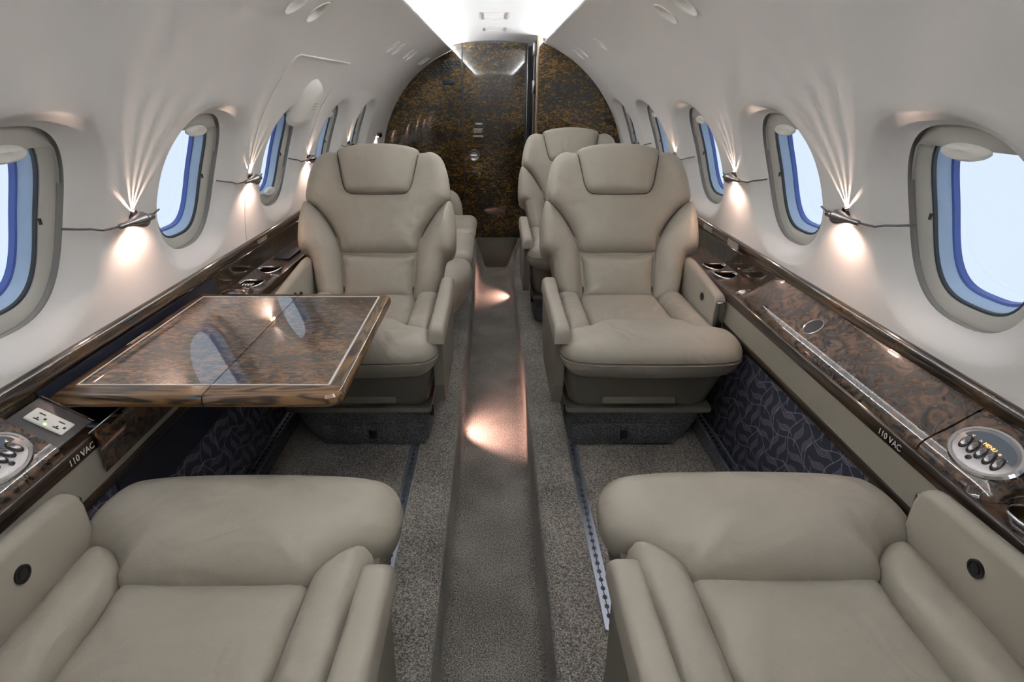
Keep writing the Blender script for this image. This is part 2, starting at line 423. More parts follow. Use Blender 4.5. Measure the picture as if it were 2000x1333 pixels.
for s, nm in ((-1, 'left'), (1, 'right')):
    mp = lambda y, t, d, s=s: cyl(t, y, d, s)
    b1 = holed_band(YB, YE[s], PHI0, PHI1, [dict(y=y, t=WC, a=OPA, b=OPB, n=OPN, ao=.228, bo=15.5 * D2R, no=2.5, D=.036) for y in WIN[s]], .32, mp)
    b2 = holed_band(YB, YE[s], PHI1, PHIV0, [], .1, mp, 8)
    b3 = holed_band(YB, YE[s], PHIV0, PHIV1, [dict(y=y, t=56.5 * D2R, a=.034, b=.034 / RR, n=2, ao=.040, bo=.040 / RR, no=2, D=.004) for y in VENT[s]], .05, mp, 12, 12)
    b4 = holed_band(YB, YE[s], PHIV1, PHI2, [], .1, mp, 4)
    # rolled edge of the lining where the light cove starts
    ex, ez = cyl(PHI2, 0, 0, s)[0], cyl(PHI2, 0, 0, s)[2]
    edge = [(ex, ez), (ex - s * .004, ez + .004), (ex - s * .003, ez + .008), (ex + s * .006, ez + .010), (ex + s * .09, ez - .004)]
    ys = lin(YB, YE[s], 60); V = [(x, y, z) for y in ys for (x, z) in edge]; F = [(i * 5 + k, (i + 1) * 5 + k, (i + 1) * 5 + k + 1, i * 5 + k + 1) for i in range(59) for k in range(4)]
    V, F = joinvf([b1, b2, b3, b4, (V, F)])
    o = mesh('wall_' + nm, V, F, M['wall'], merge=.0004, angle=50); tag(o, kind='structure')
# centre ceiling panel above the coves
def cz_(x): return 1.646 - .32 * x * x
V, F = [], []
xs = lin(-.41, .41, 31)
o = sweep('ceiling', [(x, cz_(x)) for x in xs], lin(YB, 4.49, 30), M['ceil']); tag(o, kind='structure')
for s in (-1, 1):
    ex, ez = cyl(PHI2, 0, 0, s)[0], cyl(PHI2, 0, 0, s)[2]
    sweep_pts = [(ex + s * .095, ez - .01), (ex + s * .115, ez + .03), (ex + s * .104, 1.64)]
    o = sweep('trim_cove_' + ('left' if s < 0 else 'right'), sweep_pts, [YB, YE[s]], M['ceil'], angle=60); tag(o, kind='structure')
    t = link('cove_light', None) if False else None
    y1 = YE[s] - .02
    x0 = s * .335
    e = mesh('cove_light', [(x0 - s * .010, YB + .02, 1.583), (x0 + s * .012, YB + .02, 1.592), (x0 + s * .012, y1, 1.592), (x0 - s * .010, y1, 1.583)], [(0, 1, 2, 3)], M['led'], smooth=False)
    tag(e, 'long white cove light strip hidden behind the edge of the %s ceiling cove' % ('left' if s < 0 else 'right'), 'light strip', 'cove light strips')
# ceiling access hatches (thin outlines in the centre panel)
def ray_ceiling(u, v):
    f = 1100; P = math.atan((666.5 - 184) / f); Wd = Vector((0, math.cos(P), -math.sin(P))); Ud = Vector((0, math.sin(P), math.cos(P)))
    return None
HATCH = [(2.02, 2.36, -.062, .062), (2.98, 3.24, -.062, .062), (3.62, 3.80, -.064, .064)]
for i, (ya, yb, xa, xb) in enumerate(HATCH):
    z = 1.6450
    pts = [(xa, ya), (xb, ya), (xb, yb), (xa, yb)]; bars = []
    for (p, q) in zip(pts, pts[1:] + pts[:1]):
        x0, x1 = sorted((p[0], q[0])); y0, y1 = sorted((p[1], q[1]))
        bars.append(boxm('b', (x0 - .0018, y0 - .0018, z - .002), (x1 + .0018, y1 + .0018, z + .001), M['shell']))
    o = joinm('trim_%d' % (i + 1), bars); tag(o, kind='structure')
# end wall behind the viewer
V = [(0, YB, .75)] + [(1.0 * math.cos(a), YB, .8 + 1.0 * math.sin(a)) for a in lin(-PI, PI, 49)]
o = mesh('wall_front', V, [(0, i, i + 1) for i in range(1, 49)], M['wall'], smooth=False); tag(o, kind='structure')

# ------------------------------------------------------------------ floor: dropped aisle, raised sides
ZS = .24
def aisle_x(y, s):
    """(top edge x, base x) of the step"""
    t = max(0, min(1, (y - 3.55) / .85)); t = t * t * (3 - 2 * t)
    if s < 0: return -.126 - .012 * t, -.128 + .052 * t
    return .126 + .06 * t, .128 - .022 * t
ys = lin(YB, 4.49, 80)
def floorprof(y):
    L, Lb = aisle_x(y, -1); R_, Rb = aisle_x(y, 1); r = .014
    P = [(-.80, ZS), (-.5, ZS), (L - r * 1.5, ZS), (L - r * .5, ZS - .003), (L - r * .1, ZS - .009), (L, ZS - .02)]
    P += [(L + (Lb - L) * f, (ZS - .02) * (1 - f) + .012 * f) for f in (.33, .66, 1)] + [(Lb + .012, .001), (Lb + .03, 0), (0, 0)]
    Q = [(.80, ZS), (.5, ZS), (R_ + r * 1.5, ZS), (R_ + r * .5, ZS - .003), (R_ + r * .1, ZS - .009), (R_, ZS - .02)]
    Q += [(R_ + (Rb - R_) * f, (ZS - .02) * (1 - f) + .012 * f) for f in (.33, .66, 1)] + [(Rb - .012, .001), (Rb - .03, 0)]
    return P + Q[::-1]
n = len(floorprof(0)); V = [(x, y, z) for y in ys for (x, z) in floorprof(y)]
F = [(i * n + k, (i + 1) * n + k, (i + 1) * n + k + 1, i * n + k + 1) for i in range(len(ys) - 1) for k in range(n - 1)]
o = mesh('floor', V, F, M['carpet'], angle=60); tag(o, kind='structure')

# lower side walls in patterned cloth
for s, nm in ((-1, 'left'), (1, 'right')):
    o = mesh('wall_lower_' + nm, [(s * .757, YB, ZS - .01), (s * .757, YE[s], ZS - .01), (s * .744, YE[s], .635), (s * .744, YB, .635)], [(0, 1, 2, 3)], M['fabric'], smooth=False)
    tag(o, kind='structure')

# ------------------------------------------------------------------ aft bulkhead, door, closet
def disc_part(name, y, xa, xb, z0, mat, parent=None, thick=.03, rr=RR - .001, ztop=None):
    xs_ = lin(xa, xb, 40); top = []
    for x in xs_:
        z = CZ + math.sqrt(max(0, rr * rr - x * x))
        if abs(x) < .302: z = cz_(x) - .002
        if ztop: z = min(z, ztop)
        top.append((x, z))
    P = top + [(xb, z0), (xa, z0)]
    n_ = len(P); V = [(x, y, z) for x, z in P] + [(x, y + thick, z) for x, z in P]
    F = [tuple(range(n_)), tuple(range(n_, 2 * n_))[::-1]] + [(i, (i + 1) % n_, (i + 1) % n_ + n_, i + n_) for i in range(n_)]
    return mesh(name, V, F, mat, parent, smooth=False)
YBK = 4.49
o = disc_part('wall_back', YBK, -.84, -.232, .24, M['bulk']); tag(o, kind='structure')
boxm('wall_aft_backing', (-1, YBK + .05, -.1), (1, YBK + .06, 1.8), M['black'])['kind'] = 'structure'  # unseen black backing, added to block sky leaking through the gap by the door
boxm('wall_back_base', (-.84, YBK + .002, -.02), (.84, YBK + .04, .3), M['olive'])['kind'] = 'structure'
dr = empty('door_1', (0, 0, 0)); tag(dr, 'tall glossy dark amber burl cabin door with round chrome latch', 'door', kind='structure')
disc_part('door_leaf', YBK - .004, -.2255, .2255, .246, M['bulk'], dr, ztop=1.632)
for x in (-.2285, .2285): boxm('door_edge', (x - .0055, YBK - .012, .24), (x + .0055, YBK + .01, 1.635), M['black'], dr, .001)
boxm('door_edge', (.236, YBK - .02, .24), (.243, YBK + .01, 1.625), M['gun'], dr, .002)
# kick panel under the door
boxm('kick_panel', (-.16, YBK - .008, .0), (.21, YBK + .0, .243), M['olive'], dr, .003)
boxm('kick_panel_hem', (-.16, YBK - .011, .0), (.21, YBK - .006, .028), M['olive'], dr, .002)
# latch
Mx = frame_m((-.165, YBK - .005, .905), (1, 0, 0), (0, 0, 1))
latch = lathe('latch', [(.044, -.001), (.044, .004), (.041, .008), (.037, .008), (.035, .004), (.0, .0035)], M['chrome'], dr, 40, frame_m((-.152, YBK - .005, .875), (1, 0, 0), (0, 0, 1)))
lathe('latch_cup', [(.036, .002), (.036, .006), (.02, .003), (0, .002)], M['gun'], latch, 32, frame_m((-.152, YBK - .005, .875), (1, 0, 0), (0, 0, 1)))
boxm('latch_lever', (-.182, YBK - .018, .865), (-.125, YBK - .012, .878), M['chrome'], latch, .003)
# placards on door
def microtext(name, M_, wdt, rows, dy, parent, mat, h=.0018, seed=1):
    rnd = random.Random(seed); V = []; F = []
    for r in range(rows):
        x = -wdt / 2 + (rnd.random() * wdt * .1 if r == rows - 1 else 0); xe = wdt / 2 - rnd.random() * wdt * .12
        while x < xe:
            l = wdt * (.03 + .09 * rnd.random()); l = min(l, xe - x)
            b = len(V); y = (rows / 2 - r) * dy
            for p in ((x, y), (x + l, y), (x + l, y + h), (x, y + h)): V.append(M_ @ Vector((p[0], p[1], 0)))
            F.append((b, b + 1, b + 2, b + 3)); x += l + wdt * .02
    return mesh(name, V, F, mat, parent, smooth=False)
pl = boxm('door_placard', (-.150, YBK - .0062, 1.082), (-.068, YBK - .0042, 1.112), M['black'], dr)
microtext('placard_text', frame_m((-.112, YBK - .0068, 1.088), (1, 0, 0), (0, 0, 1)), .06, 1, .01, pl, M['print'], .011, 6)
microtext('door_notice', frame_m((-.117, YBK - .0052, 1.045), (1, 0, 0), (0, 0, 1)), .07, 4, .009, dr, M['print'], .004, 3)
microtext('door_notice', frame_m((-.117, YBK - .0052, 1.005), (1, 0, 0), (0, 0, 1)), .08, 2, .008, dr, M['print'], .004, 4)
# closet to the right of the door, standing forward of it
cl = empty('closet', (.55, 3.85, .24), 0, 'amber burl closet front rising to the ceiling right of the cabin door', 'closet')
def under(o, p):
    o.parent = p; o.matrix_parent_inverse = Matrix.Translation(-Vector(p.location)) if p.rotation_euler.z == 0 else p.matrix_basis.inverted(); return o
o = disc_part('closet_front', YE[1] - .002, .275, .832, .24, M['bulk'], thick=.03); under(o, cl)
o = boxm('closet_side', (.262, YE[1] + .01, .24), (.274, YBK, 1.61), M['bulk']); under(o, cl)
o = boxm('corner_post', (.260, YE[1] - .008, .24), (.277, YE[1] + .02, 1.622), M['postwood'], None, .003); under(o, cl)
for z in (.9, 1.30, 1.52):
    o = boxm('hinge', (.243, YE[1] + .1, z), (.262, YE[1] + .16, z + .08), M['gun'], None, .003); under(o, cl)
# vent grille (stepped louvres) and latch display on the left bulkhead
gr = empty('air_grille', (-.36, YBK, 1.40), 0, 'black slotted air grille set at a slant in the upper left bulkhead', 'vent grille')
bars = []
for r in range(6):
    for c in range(6):
        x = -.488 + c * .030 + r * .018; z = 1.410 + r * .0185 + .002 * c
        if math.hypot(x, z - CZ) < .80: bars.append(boxm('b', (x, YBK - .003, z), (x + .024, YBK - .0005, z + .013), M['gasket'], None, .001, 1))
o = joinm('louvre_slots', bars); under(o, gr)
dp = empty('bulkhead_display', (-.325, YBK, 1.375), 0, 'small dark oblong latch plate below the slanted grille', 'plate')
o = boxm('plate_frame', (-.372, YBK - .006, 1.362), (-.288, YBK, 1.392), M['black'], None, .003); under(o, dp)
o = boxm('plate_glass', (-.364, YBK - .0075, 1.367), (-.296, YBK - .005, 1.387), flat('dark_glass', (.02, .05, .08), .05), None, .002); under(o, dp)

# ------------------------------------------------------------------ windows
def ringpts(a, b, nn, y, t, d, s, N=72, th0=0):
    P = []
    for k in range(N):
        th = 2 * PI * k / N; dy, dt = math.cos(th), math.sin(th); rr = (abs(dy) ** nn + abs(dt) ** nn) ** (-1 / nn)
        P.append(cyl(t + b * dt * rr / RR, y + a * dy * rr, d, s))
    return P
def loft(name, rings, mat, parent=None, angle=40, cap=False):
    N = len(rings[0]); V = [p for r in rings for p in r]; F = []
    for i in range(len(rings) - 1):
        for k in range(N): F.append((i * N + k, i * N + (k + 1) % N, (i + 1) * N + (k + 1) % N, (i + 1) * N + k))
    if cap: F.append(tuple((len(rings) - 1) * N + k for k in range(N)))
    return mesh(name, V, F, mat, parent, angle=angle)
wn = 0
for s in (-1, 1):
    for i, y in enumerate(WIN[s]):
        wn += 1; side = 'left' if s < 0 else 'right'
        W_ = empty('window_%d' % wn, cyl(WC, y, 0, s)); W_['kind'] = 'structure'
        # the pane is a little larger than the rest of the wall's curve allows for, so frames step inward ring by ring
        def R(a, b, n, d): return ringpts(a, b, n, y, WC, d, s)
        h = .180
        K = W_
        def U(o): return under(o, K)
        U(loft('bezel', [R(.1535, h + .0005, 2.5, .0515), R(.1525, h - .001, 2.5, .0492), R(.146, h - .007, 2.6, .0492), R(.127, h - .020, 2.8, .053), R(.1195, h - .026, 3.0, .056), R(.118, h - .028, 3.0, .063)], M['bezel']))
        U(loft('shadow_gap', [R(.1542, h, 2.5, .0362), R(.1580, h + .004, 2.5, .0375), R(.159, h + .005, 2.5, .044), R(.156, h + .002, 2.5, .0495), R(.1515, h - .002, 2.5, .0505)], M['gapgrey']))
        U(loft('gasket', [R(.1188, h - .027, 3.0, .0575), R(.1145, h - .031, 3.0, .058), R(.114, h - .032, 3.0, .068)], M['gasket']))
        U(loft('reveal', [R(.116, h - .030, 3.0, .062), R(.1125, h - .0335, 3.0, .066), R(.1105, h - .0355, 3.1, .078), R(.107, h - .039, 3.1, .086)], M['reveal']))
        U(loft('outer_gasket', [R(.108, h - .038, 3.1, .085), R(.1035, h - .043, 3.1, .087), R(.102, h - .0445, 3.1, .097)], M['bluegasket']))
        U(loft('pane', [R(.105, h - .041, 3.1, .0955)], M['glass'], cap=True))
        # pull-down shade stowed at the top (stowed at the bottom in the emergency-exit window)
        low = (s < 0 and i == 4)
        sh = []; N = 40
        V = []; F = []
        sg = -1 if low else 1
        rows = 8
        tb = (h - .048)                       # lower edge of the shade, measured from centre
        for r in range(rows + 1):
            for k in range(N + 1):
                yy = -.150 + .300 * k / N
                yy_ = yy
                lim = (h - .004) * max(0.0, 1 - abs(yy_ / .1542) ** 2.5) ** (1 / 2.5)
                v0 = min(tb, lim); v = v0 + (lim - v0) * r / rows
                V.append(cyl(WC + sg * v / RR, y + yy_, .047 - .003 * math.sin(PI * r / rows), s))
        for r in range(rows):
            for k in range(N):
                F.append((r * (N + 1) + k, r * (N + 1) + k + 1, (r + 1) * (N + 1) + k + 1, (r + 1) * (N + 1) + k))
        # bottom lip
        b0 = len(V)
        for k in range(N + 1):
            yy = -.150 + .300 * k / N; lim = (h - .004) * max(0.0, 1 - abs(yy / .1542) ** 2.5) ** (1 / 2.5)
            V.append(cyl(WC + sg * min(tb, lim) / RR, y + yy, .056, s))
        for k in range(N): F.append((k, k + 1, b0 + k + 1, b0 + k))
        shd = U(mesh('shade', V, F, M['white'] if False else M['bezel'], angle=40))
        # oval finger pull
        hv = sg * (h - .050)
        rings = []
        for (rad, dd) in ((1.0, .047), (1.0, .041), (.9, .036), (.6, .034), (.25, .036), (.02, .036)):
            rings.append([cyl(WC + (hv + .014 * rad * math.sin(q)) / RR, y + .052 * rad * math.cos(q), dd, s) for q in [2 * PI * k / 32 for k in range(32)]])
        o = loft('shade_pull', rings, M['white'], cap=True); o.parent = shd; o.matrix_parent_inverse = shd.matrix_parent_inverse @ Matrix.Identity(4)
        o.matrix_parent_inverse = Matrix.Identity(4)
        # keep world place: parent chain is window empty (translated) > shade (offset back)
        o.matrix_parent_inverse = Matrix.Identity(4)
        # tiny latch notch
        fy = y + .134
        p0 = Vector(cyl(WC - .01 / RR, y + .121, .0545, s))
        U(boxm('notch', (p0.x - .002, p0.y - .002, p0.z - .006), (p0.x + .002, p0.y + .002, p0.z + .006), M['black']))

# ------------------------------------------------------------------ ceiling vents
for s in (-1, 1):
    side = 'left' if s < 0 else 'right'
    names = {-1: ['nearer of the front pair of white air outlets in the left ceiling panel', 'farther of the front pair of white air outlets in the left ceiling panel',
                  'white air outlet opening the middle group of left ceiling outlets', 'second white air outlet of the middle group in the left ceiling',
                  'third small white outlet from the middle of the left ceiling', 'fourth small white outlet from the middle of the left ceiling',
                  'small white outlet second nearest the left bulkhead top', 'small white outlet nearest the left bulkhead top'],
             1: ['nearer of the front pair of white air outlets in the right ceiling panel', 'farther of the front pair of white air outlets in the right ceiling panel',
                 'single white outlet standing apart in the right ceiling panel', 'nearer of the small paired outlets in the right ceiling near the closet', 'farther of the small paired outlets in the right ceiling near the closet']}[s]
    for i, y in enumerate(VENT[s]):
        t0 = 56.5 * D2R
        c = Vector(cyl(t0, y, 0, s)); e = empty('air_outlet', c, 0, names[i], 'air outlet', 'white air outlets in the ceiling panels')
        def ring(r, d, off=0): return [cyl(t0 + (r * math.sin(q) + off) / RR, y + r * math.cos(q), d, s) for q in [2 * PI * k / 40 for k in range(40)]]
        o = loft('bezel', [ring(.041, .0), ring(.041, -.0022), ring(.038, -.003), ring(.0355, -.001), ring(.034, .004)], M['white'], angle=60); under(o, e)
        o = loft('cup', [ring(.0345, .003), ring(.0335, .010), ring(.031, .018, .002), ring(.025, .026, .004), ring(.016, .031, .006)], M['white'], cap=True); under(o, e)
        # nozzle sits high in the cup
        n_ = (Vector((0, y, CZ)) - c); n_.y = 0; n_.normalize()
        ctr = Vector(cyl(t0 + .016 / RR, y, .018, s))
        Mx = frame_m(ctr, (0, 1, 0), (n_.cross(Vector((0, 1, 0))))) if True else None
        if Mx.to_3x3() @ Vector((0, 0, 1)) @ n_ if False else True: pass
        zax = Mx.to_3x3() @ Vector((0, 0, 1))
        if zax.dot(n_) < 0: Mx = frame_m(ctr, (0, -1, 0), (n_.cross(Vector((0, 1, 0)))))
        o = lathe('nozzle', [(.016, -.014), (.016, .001), (.013, .004), (.010, .004), (.009, .0)], M['gun'] if i % 2 else M['black'], None, 24, Mx); under(o, e)

# ------------------------------------------------------------------ wall sconces with wire arms
LAMPS = {-1: [.60, 1.255, 1.91, 2.545, 3.27, 4.12], 1: [.62, 1.29, 1.94, 2.61, 3.31]}
def sconce(y, s, label):
    ph = math.asin((1.045 - CZ) / RR)
    e = empty('wall_sconce', cyl(ph, y, 0, s), 0, label, 'wall light', 'chrome wall lights between the windows')
    def pt(yy, z, d): return cyl(math.asin((z - CZ) / RR), yy, -d, s)
    # arm toward the viewer's side of the lamp (short) and away (long, cranked up)
    k = -1                                      # long arm reaches the window nearer the viewer on both sides
    far = tube('wire_arm', [pt(y + .04, 1.047, .017), pt(y + .075, 1.047, .010), pt(y + .108, 1.048, .003)], .0022, M['dkmetal'], None, 8); under(far, e)
    nr = tube('wire_arm', [pt(y - .06, 1.049, .017), pt(y - .085, 1.0475, .012), pt(y - .110, 1.047, .007), pt(y - .135, 1.053, .000), pt(y - .158, 1.055, -.008), pt(y - .188, 1.058, -.0215)], .0022, M['dkmetal'], None, 8); under(nr, e)
    n = 15; prof = []
    body = [(-.072, .0040), (-.070, .0058), (-.050, .0062), (-.034, .0075), (-.020, .0105), (-.006, .0150), (.006, .0178), (.014, .0170), (.020, .0120), (.023, .0055), (.026, .0050), (.028, .0078), (.033, .0082), (.052, .0075), (.053, .0040)]
    pts = [Vector(pt(y + a, 1.048 + a * -.02, .018)) for a, r in body]
    o = tube('lamp_body', pts, .01, M['gun'], None, 20, rr=[r for a, r in body]); under(o, e)
    st = tube('wall_mount', [pt(y, 1.05, -.002), pt(y, 1.05, .012)], .008, M['dkmetal'], None, 16); under(st, e)
    b = Vector(pt(y + .004, 1.034, .012))
    g_ = lathe('bulb', [(.0, -.003), (.006, -.002), (.007, .0), (.006, .003)], M['lampglow'], None, 16, Matrix.Translation(b)); under(g_, e)
    ld = bpy.data.lights.new('sconce_glow', 'SPOT'); ld.energy = .55; ld.color = (1, .66, .52); ld.shadow_soft_size = .012; ld.spot_size = math.radians(155); ld.spot_blend = .5
    lo = bpy.data.objects.new('sconce_glow', ld); C.objects.link(lo); lo.location = Vector(pt(y + .004, 1.024, .026))
    lo.rotation_euler = Vector((s * .5, 0, -1)).to_track_quat('-Z', 'Y').to_euler()
    # slotted crown: a small bulb behind fins throws narrow rays up the wall
    if y < 3.3:
        cr = Vector(pt(y + .002, 1.061, .005)); nrm = (cr - Vector(cyl(math.asin((1.061 - CZ) / RR), y + .002, 0, s))).normalized()
        Y_ = Vector((0, 1, 0)); Z_ = nrm.cross(Y_); Z_ = Z_ if Z_.z > 0 else -Z_
        gaps = [-50, -21, -4, 13, 34]; edges = [-100] + [a + d_ for a in gaps for d_ in (-3.6, 3.6)] + [260]
        V = []; F = []
        for a0, a1 in zip(edges[0::2], edges[1::2]):
            nn = max(2, int((a1 - a0) / 8) + 1)
            for q in lin(a0, a1, nn):
                dv = Y_ * math.sin(math.radians(q)) + Z_ * math.cos(math.radians(q))
                for (rad, hh) in ((.005, -.0065), (.0068, -.0065), (.0068, .0026), (.005, .0026)): V.append(cr + dv * rad + nrm * hh)
            b_ = len(V) - nn * 4
            for k in range(nn - 1):
                for m_ in range(4): F.append((b_ + k * 4 + m_, b_ + k * 4 + (m_ + 1) % 4, b_ + (k + 1) * 4 + (m_ + 1) % 4, b_ + (k + 1) * 4 + m_))
            F.append(tuple(b_ + m_ for m_ in range(4))); F.append(tuple(b_ + (nn - 1) * 4 + m_ for m_ in range(4)))
        b_ = len(V); V.append(cr + nrm * .0026)
        for k in range(24):
            q = 2 * PI * k / 24; V.append(cr + (Y_ * math.sin(q) + Z_ * math.cos(q)) * .0068 + nrm * .0026)
        for k in range(24): F.append((b_, b_ + 1 + k, b_ + 1 + (k + 1) % 24))
        o = mesh('slotted_crown', V, F, M['gun'], None, smooth=False); under(o, e)
        sd = bpy.data.lights.new('crown_bulb', 'POINT'); sd.energy = .9; sd.color = (1, .72, .58); sd.shadow_soft_size = .0004
        so = bpy.data.objects.new('crown_bulb', sd); C.objects.link(so); so.location = cr
    return e
wordsL = ['chrome wall light left of the nearest left window, at the frame edge', 'chrome wall light glowing between the first and second left windows', 'chrome wall light between the second left window and the exit window',
          'chrome wall light just past the left emergency exit window', 'small chrome wall light beyond the fourth left window', 'farthest left chrome wall light beside the bulkhead']
wordsR = ['chrome wall light right of the nearest right window', 'chrome wall light glowing between the first and second right windows', 'chrome wall light between the second and third right windows',
          'chrome wall light just above the right facing seat shoulder', 'farthest right chrome wall light near the closet']
for i, y in enumerate(LAMPS[-1]):
    if i: sconce(y, -1, wordsL[i])
for i, y in enumerate(LAMPS[1]):
    if i: sconce(y, 1, wordsR[i])

# ------------------------------------------------------------------ emergency exit hatch seam and handle cover
def pc(y, z, s=-1, d=0): return cyl(math.asin((z - CZ) / RR), y, -d, s)
hz = lin(.842, 1.36, 24)
pts = [pc(1.895 - .03 * max(0, (z - 1.1)) / .3, z, -1, 0.0) for z in hz]
o = tube('trim_4', pts, .0014, M['bezel'], None, 6); tag(o, kind='structure')
pts = [pc(y, z, -1, .001) for y, z in [(1.862, 1.36), (1.86, 1.385), (1.868, 1.402), (1.89, 1.409), (2.2, 1.411), (2.50, 1.413), (2.515, 1.405)]]
o = tube('trim_5', pts, .0035, M['white'], None, 6); tag(o, kind='structure')
pts = [pc(2.515 + .0 * z, z, -1, 0.0) for z in lin(1.10, 1.405, 14)]
o = tube('trim_6', pts, .0012, M['bezel'], None, 6); tag(o, kind='structure')
ec = empty('exit_handle_cover', pc(2.29, 1.27), 0, 'white oval emergency exit handle cover above the third left window', 'handle cover')
def ecmap(u, v, h): return cyl(math.asin((1.275 - CZ) / RR) + v / RR, 2.235 + u, -h + .004, -1)
o = pad('cover', [(-.075, -.035), (-.07, -.075), (-.03, -.095), (.03, -.095), (.07, -.075), (.075, -.02), (.07, .05), (.045, .085), (0, .095), (-.045, .085), (-.07, .05)], .045, .05, ecmap, M['white'], back=.01, N=64); under(o, ec)
o = microtext('embossed_text', frame_m(Vector(cyl(math.asin((1.275 - CZ) / RR), 2.235, -.0425, -1)), (0, 1, 0), Vector(cyl(math.asin((1.275 - CZ) / RR) + .01, 2.235, -.0425, -1)) - Vector(cyl(math.asin((1.275 - CZ) / RR), 2.235, -.0425, -1))), .06, 3, .012, None, M['bezel'], .004, 8); under(o, ec)

# ------------------------------------------------------------------ side consoles
def lens(x, y, z): return (x, y, z)
LEDGE = [(.742, .7275), (.838, .737)]
CUPS = {-1: [1.76, 1.92], 1: [.64, 1.855, 1.96]}
SLOT = {-1: (.90, 1.62)}
LIDP = [(.742, .728), (.7445, .738), (.752, .748), (.766, .759), (.785, .772), (.806, .789), (.824, .804), (.834, .811), (.838, .812)]
def lidz(x):
    for (a, b), (c, d) in zip(LIDP, LIDP[1:]):
        if a <= x <= c: return b + (d - b) * (x - a) / (c - a)
    return LIDP[-1][1]
def ledgez(x): return .7275 + (x - .742) / .096 * .0095
def lidrange(ya, yb, ra, rb):
    """height factor for lid ends"""
    def f(y):
        q = 1.0
        if ra and y < ya + ra: q = min(q, math.sqrt(max(0, 1 - ((ya + ra - y) / ra) ** 2)))
        if rb and y > yb - rb: q = min(q, math.sqrt(max(0, 1 - ((y - yb + rb) / rb) ** 2)))
        return q
    return f
def lid(name, ya, yb, ra, rb, s, mat, parent):
    f = lidrange(ya, yb, ra, rb); ys_ = lin(ya, yb, 60); V = []
    prof = LIDP
    n_ = len(prof) + 1
    for y in ys_:
        q = f(y)
        V.append((s * .7415, y, .7272))
        for (x, z) in prof:
            lz = ledgez(x); xx = .838 - (.838 - x) * (.72 + .28 * q)
            V.append((s * xx, y, lz + (z - lz) * q + .0006))
    F = [(i * n_ + k, (i + 1) * n_ + k, (i + 1) * n_ + k + 1, i * n_ + k + 1) for i in range(59) for k in range(n_ - 1)]
    # end caps
    for i0 in (0, 59):
        b = len(V)
        for k in range(n_):
            v = V[i0 * n_ + k]; V.append((v[0], v[1], min(v[2], ledgez(abs(v[0])) - .001)))
        for k in range(n_ - 1): F.append((i0 * n_ + k, i0 * n_ + k + 1, b + k + 1, b + k))
    return mesh(name, V, F, mat, parent, angle=60)
def surf(x, y, s, dz=0.0):
    """frame on lid surface at x,y : origin, tangent across, normal"""
    z = lidz(x); t = Vector((s * .01, 0, lidz(x + .01) - z)).normalized(); yv = Vector((0, 1, 0)); nrm = t.cross(yv) if s < 0 else yv.cross(t)
    if nrm.z < 0: nrm = -nrm
    return Vector((s * x, y, z)) + nrm * dz, t, nrm
def fm_surf(x, y, s, dz=0):
    o, t, nrm = surf(x, y, s, dz)
    yv = Vector((0, 1, 0)); Mx = Matrix.Identity(4); X = yv; Y = nrm.cross(X)
    for i in range(3): Mx[i][0] = X[i]; Mx[i][1] = Y[i]; Mx[i][2] = nrm[i]; Mx[i][3] = o[i]
    return Mx
